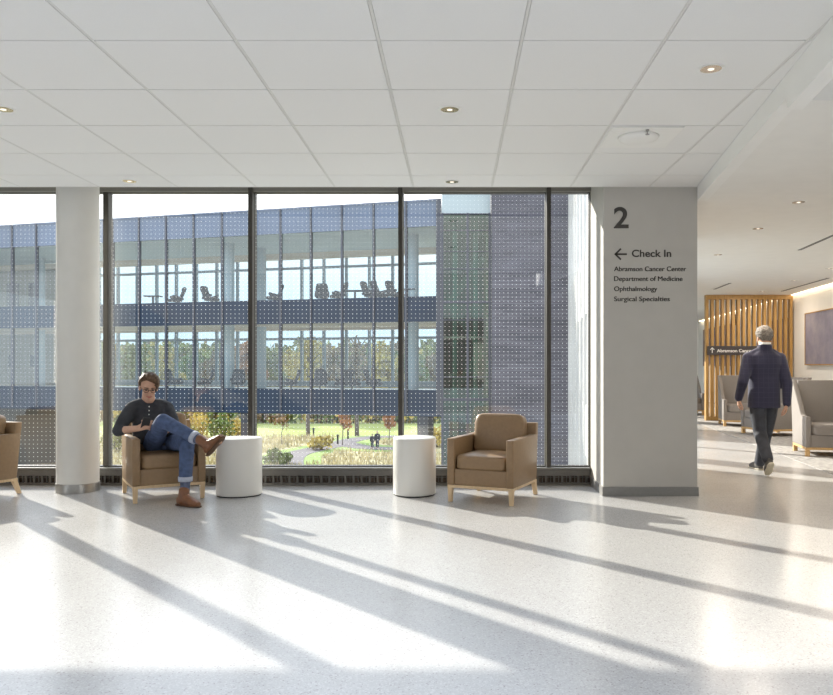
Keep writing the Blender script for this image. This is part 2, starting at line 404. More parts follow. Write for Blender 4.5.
# pillar with its skirting
XP0, XP1 = (603.4-CX)/F*YP, (697.3-CX)/F*YP
b = NB(); prism(b, [(XP0, YP), (XP1, YP), (XP1, 8.75), (XP0, 8.75)], 0, 3.6)
struct('wall_pillar', b, M_pillar, 'greige wall pier carrying the wayfinding lettering', 'wall')
b = NB()
box(b, XP0-.012, XP1+.012, YP-.012, 8.55, 0, .092, .003)
struct('baseboard_pillar', b, M_base, 'dark grey skirting round the wall pier', 'baseboard')

# wing wall with corridor windows; openings measured along Y
wy0, wy1 = 8.6, 36.4
wl = math.hypot(wy1-wy0, XWing(wy1)-XWing(wy0)); ky = wl/(wy1-wy0)
wins = [(10.40, 11.12), (11.72, 13.50), (13.62, 15.12), (17.7, 19.4), (20.2, 21.7), (22.1, 23.6), (24.2, 25.6), (26.2, 27.7), (28.3, 29.7), (30.4, 31.9), (32.5, 34.0), (34.5, 35.8)]
op = []
for i, (a, c) in enumerate(wins):
    op.append(((a-wy0)*ky, (c-wy0)*ky, .12, 2.86))
    if i >= 3:
        op.append(((a-wy0)*ky, (c-wy0)*ky, 4.7, 7.5)); op.append(((a-wy0)*ky, (c-wy0)*ky, -4.2, -1.4)); op.append(((a-wy0)*ky, (c-wy0)*ky, 9.3, 11.6))
M_precast = mat('white_precast', (.52, .51, .49), .8, var=.06, scale=2)
_, MW = wall_run('wall_wing', (XWing(wy0), wy0), (XWing(wy1), wy1), .12, -7.4, 12.5, op, M_precast, 'sunlit white outer wall of the corridor wing')
b = NB()
for s0, s1, za, zb in op: box(b, s0, s1, .03, .045, za, zb, M=MW)
M_wglass = glass_mat('wing_glass', (.98, .99, .99), .04)
struct('window_wing', b, M_wglass, 'glass of the corridor wing windows', 'window')

# ------------------------------------------------------------------ window wall
bays = [-340, -192, -44, 105, 251.7, 400.7, 548.3, 592.3]
XM = [(p-CX)/F*8.6 for p in bays]
ZS, ZH = .2, 3.222
n = 0
for i in range(len(XM)-1):
    n += 1
    x0, x1 = XM[i]+.02, XM[i+1]-.02
    b = NB()
    # frame of this window: jambs, head and sill
    box(b, XM[i], XM[i]+.03, YG-.04, YG+.05, ZS, ZH, .003); box(b, XM[i+1]-.03, XM[i+1], YG-.04, YG+.05, ZS, ZH, .003)
    box(b, XM[i]+.03, XM[i+1]-.03, YG-.05, YG+.05, ZH, ZH+.06, .003); box(b, XM[i]+.03, XM[i+1]-.03, YG-.05, YG+.05, ZS-.03, ZS+.008, .003)
    w = struct(f'window_{n}', b, M_bronze, f'tall dotted glass window pane with bronze frame', 'window')
    b = NB(); box(b, x0, x1, YG, YG+.012, ZS, ZH+.03)
    g = put('pane', b, M_glass_clear, w); g.data.materials.append(M_glass)
    for f in g.data.polygons:
        if f.normal.y < -.9: f.material_index = 1
for k, x in enumerate(XM):
    b = NB(); w = .024
    if k in (3, 7): box(b, x-.026, x+.026, YG-.045, YG+.08, ZS, 3.5, .003)
    else: box(b, x-w, x+w, YG-.12, YG+.08, ZS, 3.5, .003); 
    struct(f'trim_{k+2}', b, M_bronze, 'dark bronze window mullion', 'trim')
b = NB(); box(b, XL, XP0, YG-.085, YG-.04, 3.228, 3.5)
struct('trim_20', b, mat('shade_fascia', (.20, .19, .165), .6), 'olive grey window head trim', 'trim')

# round column with steel foot
cc = (-3.964, 8.19)
b = NB(); lathe(b, [(.207, .0), (.207, 3.6)], (cc[0], cc[1], 0), 72)
col = struct('column', b, M_column, 'round white column by the windows', 'column', smooth=True)
b = NB(); lathe(b, [(.214, 0), (.214, .088), (.212, .092), (.208, .092)], (cc[0], cc[1], 0), 72)
struct('baseboard_column', b, M_steel, 'steel foot ring of the round column', 'baseboard', smooth=True)

# radiator covers under the windows
rc0, rc1 = XL+.02, XP0-.012
for a, c, lab in ((rc0, cc[0], 'long bronze radiator cover under the windows left of the round column'), (cc[0], rc1, 'long bronze radiator cover under the windows right of the round column')):
    t_ = thing('radiator_cover', lab, 'radiator', ((a+c)/2, YW+.05, 0))
    lo = t_.location.copy()
    b = NB(); box(b, a, c, YW, YG-.02, 0, .028, .002); box(b, a, c, YW, YG-.02, .104, .178, .004); box(b, a, c, YW+.05, YG-.02, .028, .104)
    put('housing', b, M_bronze2, t_, loc=lo)
    b = NB(); box(b, a, c, YW-.012, YG+.0, .178, .196, .004); put('top_cap', b, mat('sill_cap', (.22, .215, .2), .4, metal=.3), t_, loc=lo)
    b = NB(); x = a+.02; k = 0
    while x < c-.02:
        box(b, x, x+(.022 if k % 2 == 0 else .006), YW+.004, YW+.03, .028, .104); x += .058 if k % 2 == 0 else .03; k += 1
    box(b, a, c, YW+.012, YW+.03, .085, .09)
    put('grille', b, M_bronze2, t_, loc=lo)
    b = NB(); box(b, a, c, YW+.035, YW+.05, .03, .102); put('heating_fins', b, M_fin, t_, loc=lo)

# ------------------------------------------------------------------ lettering on the pillar
sc = YP/F
def X_(px): return (px-CX)*sc
def Z_(py): return H-(py-CY)*sc
t_ = thing('wall_lettering', 'dark wayfinding lettering with floor number two and an arrow on the greige pier', 'sign', (X_(650), YP, Z_(255)))
lo = t_.location.copy()
put('numeral', text_bm('2', X_(613.7), X_(628.6), Z_(227.8), 20.6*sc, YP, bold=.018), M_letter, t_, loc=lo)
b = NB()
cxa, cza = X_(614.2), Z_(254.2)
for s in (1, -1):
    Mx = Matrix.Translation((cxa+.012, YP-.002, cza)) @ Matrix.Rotation(-s*R(45), 4, 'Y')
    box(b, -.008, .078, -.002, .002, -.0085, .0085, M=Mx)
box(b, cxa+.015, X_(626.8), YP-.004, YP, cza-.0085, cza+.0085)
put('arrow', b, M_letter, t_, loc=lo)
put('heading', text_bm('Check In', X_(631.8), X_(671.2), Z_(256.8), 7.0*sc, YP, bold=.018), M_letter, t_, loc=lo)
for s, x1, y in (('Abramson Cancer Center', 686, 271.2), ('Department of Medicine', 682.3, 281), ('Ophthalmology', 657, 291.1), ('Surgical Specialties', 669.6, 301.2)):
    put('lettering', text_bm(s, X_(614), X_(x1), Z_(y), 4.7*sc, YP, dx=.0022), M_letter, t_, loc=lo)

# ------------------------------------------------------------------ ceiling fittings
def downlight(p, z, label, group):
    t = thing('recessed_downlight', label, 'downlight', (p[0], p[1], z), 0, group)
    b = NB()
    pr = [(.062, .0), (.078, -.004), (.078, -.001), (.062, .004)]
    lathe(b, [(.064, -.003), (.08, -.004), (.08, 0), (.064, 0)], seg=32)
    put_auto('trim_ring', b, M_bulk, t)
    b = NB(); lathe(b, [(.063, -.0042), (.05, -.0036), (.03, -.0034), (.001, -.0034)], seg=32); put_auto('reflector', b, M_chrome, t)
    b = NB(); ell(b, (0, 0, -.004), (.02, .02, .005)); put('bulb', b, M_bulb, t, True)
    return t
M_bulb = emit_mat('lamp_glow', (1, .9, .75), .8)
def lamp(p, z, e, col=(1, .86, .70)):
    l = bpy.data.lights.new('downlight_lamp', 'AREA'); l.shape = 'DISK'; l.size = .12; l.energy = e; l.color = col
    o = bpy.data.objects.new('downlight_lamp', l); C.objects.link(o); o.location = (p[0], p[1], z-.02)
def CP(px, py, z): 
    Y = F*(z-H)/(CY-py); return ((px-CX)/F*Y, Y)
for (px, py), lab in (((3.4, 109), 'round recessed downlight at the left edge of the tiled ceiling'), ((129.4, 181), 'round recessed downlight near the window head beside the round column'), ((449.7, 109.2), 'round recessed downlight in middle of the tiled ceiling, two rows from the window'), ((452, 181.6), 'round recessed downlight close to window head above the middle panes'), ((711, 68.6), 'round recessed downlight nearest the slanted bulkhead')):
    downlight(CP(px, py, ZC), ZC, lab, 'lobby downlights')
for (px, py), lab in (((798.5, 202), 'corridor ceiling downlight nearest the lobby'), ((758, 228.4), 'second downlight along the corridor ceiling'), ((718, 254.6), 'corridor ceiling downlight beside the greige pier edge'), ((829, 268.4), 'corridor downlight at the right frame edge'), ((794.5, 280.3), 'corridor downlight above the long slot diffuser'), ((762.5, 291), 'corridor downlight just above the wooden slat screen')):
    downlight(CP(px, py, ZK), ZK, lab, 'corridor downlights'); lamp(CP(px, py, ZK), ZK, 12)
# access point panel and sprinkler
c0 = CP(641, 135.5, ZC)
t_ = thing('ceiling_speaker', 'white ceiling panel with a shallow round dome near the slanted bulkhead', 'speaker', (c0[0]-.0, c0[1], ZC))
lo = t_.location.copy()
b = NB(); box(b, 1.175, 1.72, 5.86, 6.40, ZC-.012, ZC, .004)
put('panel', b, M_bulk, t_, loc=lo)
b = NB(); lathe(b, [(.16, -.012), (.15, -.03), (.11, -.042), (.05, -.047), (.001, -.048)], (c0[0]-.02, c0[1]+.0, ZC), 40)
put('dome', b, M_bulk, t_, True, loc=lo)
b = NB(); box(b, c0[0]-.04, c0[0]+.02, c0[1]+.13, c0[1]+.14, ZC-.032, ZC-.02); put('slot', b, M_base, t_, loc=lo)
c1 = CP(647.4, 128, ZC)
b = NB(); lathe(b, [(.014, -.012), (.012, -.025), (.004, -.028), (.004, -.045), (.016, -.047), (.016, -.05)], (c1[0], c1[1], ZC), 16)
o = put('sprinkler_head', b, M_steel, None, True, loc=(c1[0], c1[1], ZC)); tag(o, 'small metal sprinkler head beside the round ceiling dome', 'sprinkler')
# slot diffusers in the corridor ceiling
for (a, c, w), lab in ((((799, 250), (836, 233.8), .10), 'dark slot diffuser in the corridor ceiling at the right frame edge'), (((714, 289.3), (730, 283), .11), 'short slot diffuser in ceiling by the greige pier'), (((781.5, 291.2), (828, 278), .12), 'long slot diffuser in ceiling above the slat screen')):
    p, q = Vector((*CP(*a, ZK), ZK)), Vector((*CP(*c, ZK), ZK)); d = (q-p); l = d.length
    t_ = thing('slot_diffuser', lab, 'air vent', p.lerp(q, .5), math.atan2(d.y, d.x), 'corridor slot diffusers')
    b = NB(); box(b, -l/2, l/2, -w/2, -w/2+.02, -.006, 0); box(b, -l/2, l/2, w/2-.02, w/2, -.006, 0); put('frame', b, M_bulk, t_)
    b = NB(); box(b, -l/2, l/2, -w/2+.02, w/2-.02, -.003, 0); put('slot', b, M_sign, t_)
    b = NB(); box(b, -l/2, l/2, -.008, .008, -.006, -.002); put('blade', b, M_base, t_)

# ------------------------------------------------------------------ armchairs
def leg_bm(sx, sy):
    b = NB(); x, y = sx*.312, (.325 if sy > 0 else -.337)
    k = .06 if sy > 0 else 0.0
    t = NB(); bmesh.ops.create_cube(t, size=1)
    for v in t.verts:
        top = v.co.z > 0; w = .024 if top else .018
        v.co = Vector((x+(w if v.co.x > 0 else -w), y+(w if v.co.y > 0 else -w)+(0 if top else k), .142 if top else 0))
    bmesh.ops.bevel(t, geom=t.edges[:], offset=.003, segments=1, affect='EDGES'); merge(b, t)
    return b
def make_armchair(label, loc, rz):
    t = thing('armchair', label, 'armchair', loc, rz, 'tan leather armchairs by the windows')
    for sx in (-1, 1):
        for sy in (-1, 1): put('leg', leg_bm(sx, sy), M_leg, t)
    b = NB(); box(b, -.337, .337, -.362, .352, .138, .164, .004); put('base_rail', b, M_leg, t)
    for s in (-1, 1):
        b = NB(); side_prism(b, [(-.362, .164), (.335, .164), (.375, .622), (-.362, .612)], s*.34, s*.268, .007); put_auto('armrest', b, M_leather, t, ang=60)
    b = NB(); side_prism(b, [(.27, .164), (.342, .164), (.402, .735), (.325, .735)], -.336, .336, .008); put_auto('back_frame', b, M_leather, t, ang=60)
    b = NB(); box(b, -.268, .268, -.345, -.29, .164, .318, .004); put('apron', b, M_leather, t)
    b = NB(); box(b, -.266, .266, -.29, .27, .25, .312); put('seat_deck', b, M_leather, t)
    b = NB(); cushion(b, (0, -.06, .383), (.264, .30, .072), 9); 
    for v in b.verts:
        if v.co.z > .40: v.co.z += .018*max(0, 1-(v.co.x/.264)**2)*max(0, 1-((v.co.y+.06)/.30)**2)
    put('seat_cushion', b, M_leather, t, True)
    b = NB(); Mx = Matrix.Translation((0, .195, .62)) @ Matrix.Rotation(R(-11), 4, 'X')
    cushion(b, (0, 0, 0), (.262, .085, .205), 7)
    for v in b.verts: v.co.y += -.02*max(0, 1-(v.co.x/.262)**2)*max(0, 1-(v.co.z/.205)**2)*(1 if v.co.y < 0 else 0)
    b.transform(Mx); put('back_cushion', b, M_leather, t, True)
    return t
ch_right = make_armchair('empty tan leather armchair right of the slim white drum table', (.375, 7.734, 0), R(-24))
ch_man = dup(ch_right, (-2.955, 7.88, 0), R(30.5), 'tan leather armchair the seated man sits in')
ch_left = dup(ch_right, (-4.93, 7.80, 0), R(-24), 'tan leather armchair cut off by the left frame edge')

# drum tables
def drum(label, c, ax, ay, rz, h):
    t = thing('drum_table', label, 'side table', (*c, 0), rz, 'white drum side tables')
    b = NB(); lathe(b, [(.97, .012), (.99, .016), (1, .024), (1, h-.012), (.993, h-.004), (.97, h), (.5, h), (.01, h)], seg=72, ax=ax, ay=ay); put_auto('drum', b, M_table, t, ang=50)
    b = NB(); lathe(b, [(.955, 0), (.955, .012)], seg=48, ax=ax, ay=ay); put_auto('plinth', b, M_dark, t)
    return t
drum('round white drum table beside the empty armchair', ((414.5-CX)/F*7.98, 7.98), .2185, .245, 0, .583)
drum('wider white drum table next to the seated man', ((239.2-CX)/F*7.92, 7.92), .227, .20, R(18), .583)

# ------------------------------------------------------------------ corridor furniture
t_ = thing('slat_screen', 'tall oak slat screen standing in the corridor', 'screen', (6.95, 18.5, 0))
lo = t_.location.copy()
xa, xb = (705.3-CX)/F*18.5, (791.9-CX)/F*18.5
for k in range(17):
    x = xa+.034+(xb-xa-.068)*k/16
    b = NB(); box(b, x-.034, x+.034, 18.45, 18.57, .1, ZK-.1, .004); put('slat', b, M_slat, t_, loc=lo)
b = NB(); box(b, xa, xb, 18.44, 18.58, ZK-.11, ZK, .004); put('top_rail', b, M_slat, t_, loc=lo)
b = NB(); box(b, xa, xb, 18.44, 18.58, 0, .1, .004); put('bottom_rail', b, M_slat, t_, loc=lo)
ys = 18.42
t_ = thing('hanging_sign', 'dark direction sign with white arrow fixed across the oak slats', 'sign', ((740-CX)/F*ys, ys, H-(351-CX+CX-CY)/F*ys))
lo = t_.location.copy(); s2 = ys/F
def X2(p): return (p-CX)*s2
def Z2(p): return H-(p-CY)*s2
b = NB(); box(b, X2(707.4), X2(771), ys-.03, ys+.02, Z2(354.9), Z2(346), .003); put('board', b, M_sign, t_, loc=lo)
b = NB(); ax_, az_ = X2(711.8), Z2(347.8)
for s in (1, -1):
    Mx = Matrix.Translation((ax_, ys-.032, az_)) @ Matrix.Rotation(R(90)+s*R(45), 4, 'Y'); box(b, -.004, .065, -.002, .002, -.009, .009, M=Mx)
box(b, ax_-.009, ax_+.009, ys-.034, ys-.03, Z2(353), az_-.01); put('arrow', b, M_white, t_, loc=lo)
put('lettering', text_bm('Abramson Cancer Center', X2(716.5), X2(768), Z2(352.2), 3.1*s2, ys-.03, bold=.015), M_white, t_, loc=lo)

# lounge chairs
def make_lounge(label, loc, rz):
    t = thing('lounge_chair', label, 'lounge chair', loc, rz, 'grey corridor lounge chairs')
    W, D = .42, .40
    b = NB(); box(b, -W, W, -D, D, .10, .135, .004); put('base_frame', b, M_leg2, t)
    for sx in (-1, 1):
        for sy in (-1, 1):
            b = NB(); box(b, sx*(W-.03)-.03, sx*(W-.03)+.03, sy*(D-.03)-.03, sy*(D-.03)+.03, 0, .10, .005); put('leg', b, M_leg2, t)
    for s in (-1, 1):
        b = NB(); side_prism(b, [(-D-.01, .135), (D+.01, .135), (D+.13, 1.09), (D+.06, 1.09), (-.08, .60), (-.14, .575), (-D-.01, .575)], s*W, s*(W-.075), .01); put_auto('side_panel', b, M_grey, t, ang=60)
    b = NB(); side_prism(b, [(D-.15, .135), (D+.008, .135), (D+.128, 1.088), (D-.0, 1.088), (D-.14, .46)], -W+.075, W-.075, .008); put_auto('backrest', b, M_grey, t, ang=60)
    b = NB(); cushion(b, (0, -.08, .385), (W-.08, .335, .085), 9); put('seat_cushion', b, M_grey, t, True)
    b = NB(); box(b, -W+.075, W-.075, -D+.01, D-.1, .135, .31, .006); put('apron', b, M_grey, t)
    return t
M_leg2 = wood_mat('honey_wood', (.52, .32, .13), (.62, .40, .18))
la = make_lounge('grey high backed lounge chair cut off by the right frame edge', (5.52, 11.52, 0), R(-11))
dup(la, (6.23, 17.02, 0), R(-11), 'grey high backed lounge chair before the slats, left of the walking man')
dup(la, (6.0, 14.75, 0), R(-78), 'grey lounge chair turned side-on behind the walking man')
dup(la, (6.15, 20.9, 0), R(-5), 'grey lounge chair half hidden behind the greige pier edge')

# paintings on the right wall
def wallbox(name, label, ya, yb, za, zb, m, fm, th=.05):
    pa, pb = Vector((XR(ya), ya, 0)), Vector((XR(yb), yb, 0)); d = pb-pa; l = d.length; mid = (pa+pb)/2
    t = thing(name, label, 'painting', (mid.x, mid.y, (za+zb)/2), math.atan2(d.y, d.x), 'corridor paintings')
    h = (zb-za)/2
    b = NB(); box(b, -l/2, l/2, .002, th, -h, h); put('canvas', b, m, t)
    b = NB()
    for q in ((-l/2-.02, -l/2, -h-.02, h+.02), (l/2, l/2+.02, -h-.02, h+.02), (-l/2, l/2, h, h+.02), (-l/2, l/2, -h-.02, -h)): box(b, q[0], q[1], .002, th+.012, q[2], q[3])
    put('frame', b, fm, t)
    return t
PA = painting_mat('lavender_paint', ((.16, .15, .20), (.24, .22, .28), (.33, .30, .33)))
PB = painting_mat('blue_paint', ((.10, .14, .25), (.17, .22, .34), (.30, .36, .46)))
wallbox('painting', 'large lavender grey painting at the right frame edge', 14.0, 17.51, 1.338, 2.458, PA, M_slat)
wallbox('painting', 'blue painting with black edge seen through the oak slats', 18.66, 20.35, 1.33, 2.43, PB, M_black)
wallbox('painting', 'pale lavender painting deep in corridor seen through the left slats', 24.2, 28.8, 1.3, 2.6, PA, M_slat)
# cove light along the corridor wall
def on_wall_run(name, y0, y1, off0, off1, z0, z1, m, label, cat):
    pa, pb = Vector((XR(y0), y0, 0)), Vector((XR(y1), y1, 0)); d = pb-pa; l = d.length
    b = NB(); Mx = Matrix.Rotation(math.atan2(d.y, d.x), 4, 'Z'); box(b, 0, l, off0, off1, z0, z1, M=Mx)
    o = put(name, b, m); o.location = pa
    return tag(o, label, cat)
on_wall_run('cove_light', 6, 29.5, .03, .07, ZK-.012, ZK-.002, emit_mat('cove_glow', (1, .80, .55), 4), 'warm light strip along the top of the corridor wall', 'light')
# hanging exit sign
p = P(736.5, 319.7, 21.0)
t_ = thing('exit_sign', 'small black sign hanging from the corridor ceiling behind the slats', 'sign', p)
b = NB(); box(b, -.10, .10, -.02, .02, -.14, .14, .004); put('panel', b, M_black, t_)
b = NB(); box(b, -.01, .01, -.01, .01, .14, ZK-p.z); put('hanger', b, M_steel, t_)

# ------------------------------------------------------------------ outdoors
GZ = -7.4
b = NB(); prism(b, [(-420, 20), (300, 20), (300, 700), (-420, 700)], GZ-.5, GZ)
o = struct('ground', b, ground_mat(), 'meadow and mown lawn outside', 'ground')
M_path = mat('gravel_path', (.125, .11, .11), 1, var=.1, scale=3)
M_verge = mat('green_verge', (.17, .24, .05), 1, var=.2, scale=1.5)
def ribbon(pts, w, z0, z1):
    b = NB(); P_ = [G(px, py, GZ) for px, py in pts]
    # Catmull-Rom
    Q = []
    for i in range(len(P_)-1):
        p0, p1, p2, p3 = P_[max(0, i-1)], P_[i], P_[i+1], P_[min(len(P_)-1, i+2)]
        for k in range(6):
            t = k/6; Q.append(.5*((2*p1)+(p2-p0)*t+(2*p0-5*p1+4*p2-p3)*t*t+(3*p1-p0-3*p2+p3)*t**3))
    Q.append(P_[-1]); L_, R_ = [], []
    for i, q in enumerate(Q):
        d = (Q[min(i+1, len(Q)-1)]-Q[max(0, i-1)]); n = Vector((-d.y, d.x, 0)).normalized()*w
        L_.append((q+n)); R_.append((q-n))
    vs = [[b.verts.new((p.x, p.y, z)) for p in S] for S in (L_, R_) for z in (z0, z1)]
    for i in range(len(Q)-1):
        l0, l1, r0, r1 = vs
        b.faces.new((l1[i], l1[i+1], r1[i+1], r1[i])); b.faces.new((l0[i], l0[i+1], l1[i+1], l1[i])); b.faces.new((r1[i], r1[i+1], r0[i+1], r0[i]))
    return b
pth1 = [(290, 474), (288.5, 461), (296, 454.5), (314, 450), (334, 446), (346, 442), (358, 439.3), (376, 437.6), (398, 437)]
pth2 = [(343, 443.4), (350, 445.5), (362, 447.6), (378, 448.8), (396, 449.2), (430, 450)]
for i, pt in enumerate((pth1, pth2)):
    struct(f'ground_verge_{i+1}', ribbon(pt, 2.9, GZ, GZ+.04+.01*i), M_verge, 'green mown verge along the path', 'lawn')
for i, pt in enumerate((pth1, pth2)):
    struct(f'path_{i+1}', ribbon(pt, 1.35, GZ, GZ+.07+.012*i), M_path, 'winding gravel path through the meadow', 'path')

# foliage
def leaf_mat(name, c):
    m = mat(name, c, 1, var=.45, scale=1.3, spec=.1)
    return m
LEAF = [leaf_mat('leaf_olive', (.20, .20, .06)), leaf_mat('leaf_yellow', (.42, .32, .08)), leaf_mat('leaf_rust', (.34, .16, .06)), leaf_mat('leaf_green', (.13, .17, .05)), leaf_mat('leaf_brown', (.22, .15, .08))]
M_bark = mat('bark', (.10, .08, .065), 1, var=.3, scale=8)
def leaves(b, c, r, n, s, rnd):
    for _ in range(n):
        while True:
            p = Vector((rnd.uniform(-1, 1), rnd.uniform(-1, 1), rnd.uniform(-1, 1)))
            if .25 < p.length < 1: break
        q = Vector((c[0]+p.x*r[0], c[1]+p.y*r[1], c[2]+p.z*r[2]))
        M_ = Euler((rnd.uniform(0, 3.14), rnd.uniform(0, 3.14), rnd.uniform(0, 3.14))).to_matrix(); k = s*rnd.uniform(.6, 1.3)
        vs = [b.verts.new(q+M_ @ Vector(v)*k) for v in ((-.5, -.35, 0), (.5, -.35, .1), (.5, .35, 0), (-.5, .35, .1))]
        b.faces.new(vs)
def make_tree(name, label, loc, h, sp, m, group, seed, trunk=.22, dens=1.0, low=.25, cat='tree', ls=.42):
    rnd = random.Random(seed); t = thing(name, label, cat, loc, 0, group)
    b = NB(); limb(b, [(0, 0, -.1), (rnd.uniform(-.1, .1), 0, h*.3), (rnd.uniform(-.3, .3), 0, h*.62), (0, 0, h*.9)], [trunk, trunk*.75, trunk*.4, trunk*.1], seg=8)
    for k in range(9):
        a = k*2.4; z0 = h*(low+.06+.05*k); l = sp*rnd.uniform(.55, .9)
        limb(b, [(0, 0, z0), (math.cos(a)*l*.5, math.sin(a)*l*.5, z0+h*.12), (math.cos(a)*l, math.sin(a)*l, z0+h*.17)], [trunk*.38, trunk*.22, trunk*.06], seg=6)
    put('trunk', b, M_bark, t, True)
    b = NB()
    for k in range(16):
        a = rnd.uniform(0, 6.28); rr = sp*rnd.uniform(.1, .68); z = h*rnd.uniform(low+.12, .9)
        f = 1.0-abs((z/h)-.58)*.9
        leaves(b, (math.cos(a)*rr*f, math.sin(a)*rr*f, z), (sp*.38, sp*.38, h*.11), int(70*dens), ls, rnd)
    put('crown', b, m, t)
    return t
def tree_at(px, py): return G(px, py, GZ)
g1 = 'big trees on the lawn edge'
make_tree('lawn_tree', 'thick trunked yellowing tree on the lawn left of the path', tree_at(308, 436.4), 12.5, 2.9, LEAF[1], g1, 3, .27, .75, .34)
make_tree('lawn_tree', 'thick trunked bare tree on lawn behind the strolling pair', tree_at(357, 436.4), 12.5, 2.7, LEAF[4], g1, 4, .28, .45, .36)
g2 = 'young red trees by the path'
make_tree('young_tree', 'slim young tree with orange red leaves before the path bend', tree_at(342.5, 446), 4.6, 1.3, LEAF[2], g2, 5, .06, .35, .3, ls=.26)
make_tree('young_tree', 'small staked tree with deep red leaves right of the strolling pair', tree_at(389, 440), 3.4, .9, LEAF[2], g2, 6, .06, .6, .35, ls=.24)
make_tree('young_tree', 'thin leafless sapling at left of meadow by the table', tree_at(282, 444.5), 4.2, 1.2, LEAF[4], g2, 8, .05, .12, .3, ls=.2)
# row of trees behind the lawn
rnd = random.Random(11)
ordw = ['first', 'second', 'third', 'fourth', 'fifth', 'sixth', 'seventh', 'eighth', 'ninth', 'tenth', 'eleventh', 'twelfth', 'thirteenth', 'fourteenth', 'fifteenth', 'sixteenth', 'seventeenth', 'eighteenth']
protos = []
for k in range(13):
    px = 138+k*27+rnd.uniform(-3, 3); Y = (124, 137, 150)[k % 3]; X = (px-CX)/F*Y
    col = LEAF[[0, 1, 3, 4, 2, 0, 1, 4][k % 8]]
    cn = ['olive', 'yellow', 'dark green', 'brown', 'rust', 'olive', 'yellow', 'brown'][k % 8]
    lab = f'{cn} autumn tree, {ordw[k]} from the left in the row behind the lawn'
    if k < 8: protos.append(make_tree('autumn_tree', lab, (X, Y, GZ), rnd.uniform(11, 13.5), rnd.uniform(4.2, 5.0), col, 'tree row behind the lawn', 40+k, .3, 1.2, .08, ls=.6))
    else: dup(protos[k % 8], (X, Y, GZ), rnd.uniform(0, 6), lab, scale=rnd.uniform(.9, 1.08))
# shrubs
def make_shrub(label, loc, r, h, m, seed, n=420):
    rnd = random.Random(seed); t = thing('shrub', label, 'shrub', loc, 0, 'meadow shrubs')
    b = NB()
    for k in range(7):
        a = k*.9; limb(b, [(0, 0, 0), (math.cos(a)*r*.4, math.sin(a)*r*.4, h*.5), (math.cos(a)*r*.7, math.sin(a)*r*.7, h*.85)], [.05, .035, .012], seg=6)
    put('stems', b, M_bark, t)
    b = NB()
    for k in range(6): leaves(b, (rnd.uniform(-.4, .4)*r, rnd.uniform(-.4, .4)*r, h*rnd.uniform(.35, .65)), (r*.6, r*.6, h*.36), n//6, .28, rnd)
    put('foliage', b, m, t)
    return t
for k, ((px, py), r, h, mi, lab) in enumerate((((180, 445), 2.2, 3.0, 0, 'olive shrub behind the seated man'), ((200, 439), 2.2, 3.2, 1, 'yellow shrub behind the crossed knee of the seated man'), ((220, 444), 2.2, 3.6, 3, 'tall green shrub left of the wide drum table'), ((237, 438), 2.2, 2.8, 1, 'yellow shrub just above the wide drum table'),
        ((321, 450), 1.6, 1.5, 1, 'low yellow green shrub beside the path bend'), ((276, 466), 1.3, 1.6, 3, 'green shrub low by the window sill left of the path'), ((284, 464), 1.0, 1.0, 3, 'small green shrub touching the path start'), ((437, 447), 2.0, 2.2, 1, 'yellow shrub between slim drum table and glass stair tower'), ((118, 452), 2.2, 2.8, 0, 'olive shrub behind the window frame beside the round column'))):
    make_shrub(lab, tree_at(px, py), r, h, LEAF[mi], 70+k)
# tall meadow grass and distant wood: uncountable
rnd = random.Random(21); b = NB()
pl = [G(px, py, GZ) for px, py in pth1+pth2]
for _ in range(9000):
    Y = rnd.uniform(63, 95); X = rnd.uniform(-40, 3)*Y/80
    q = Vector((X, Y, GZ)); 
    if any((q-p).length < 3.4 for p in pl): continue
    a = rnd.uniform(0, 3.14); w = .09; hh = rnd.uniform(.25, .7); dx, dy = math.cos(a)*w, math.sin(a)*w; lx, ly = rnd.uniform(-.2, .2), rnd.uniform(-.2, .2)
    b.faces.new([b.verts.new(v) for v in ((X-dx, Y-dy, GZ), (X+dx, Y+dy, GZ), (X+lx, Y+ly, GZ+hh))])
o = put('meadow_grass', b, mat('dry_grass', (.44, .38, .22), 1, var=.4, scale=.8, spec=.1)); o['kind'] = 'stuff'; tag(o, 'tall dry meadow grass beside the path', 'grass')
b = NB()
M_hill = mat('forest_floor', (.12, .12, .06), 1, var=.3, scale=.2)
prism(b, [(-260, 185), (120, 185), (120, 330), (-260, 330)], GZ-.3, GZ+.6); struct('hill', b, M_hill, 'low wooded rise on the horizon', 'hill')
rnd = random.Random(31); me_ = None; b = NB(); marks = []
for _ in range(430):
    Y = rnd.uniform(188, 320); X = rnd.uniform(-.62, .03)*Y; h = rnd.uniform(10, 15)+(Y-188)*.02; r = rnd.uniform(3, 5)
    leaves(b, (X, Y, GZ+.6+h*.58), (r, r, h*.45), 46, 1.7, rnd); marks.append(rnd.choice((0, 0, 0, 1, 1, 2, 3)))
o = put('forest', b, LEAF[0]); o['kind'] = 'stuff'; tag(o, 'distant autumn wood on the horizon', 'forest')
for k in (4, 1, 3): o.data.materials.append(LEAF[k])
for p in o.data.polygons: p.material_index = marks[p.index//46]
b = NB(); rnd = random.Random(35); marks = []
for _ in range(170):
    X = rnd.uniform(-62, 4); Y = rnd.uniform(116.5, 118.5); leaves(b, (X, Y, GZ+1.7), (1.6, 1.0, 1.9), 60, .5, rnd); marks.append(rnd.choice((0, 0, 1, 2)))
o = put('undergrowth', b, LEAF[3]); o['kind'] = 'stuff'; tag(o, 'dark undergrowth along the far edge of the lawn', 'undergrowth')
for k in (4, 1): o.data.materials.append(LEAF[k])
for p in o.data.polygons: p.material_index = marks[p.index//60]
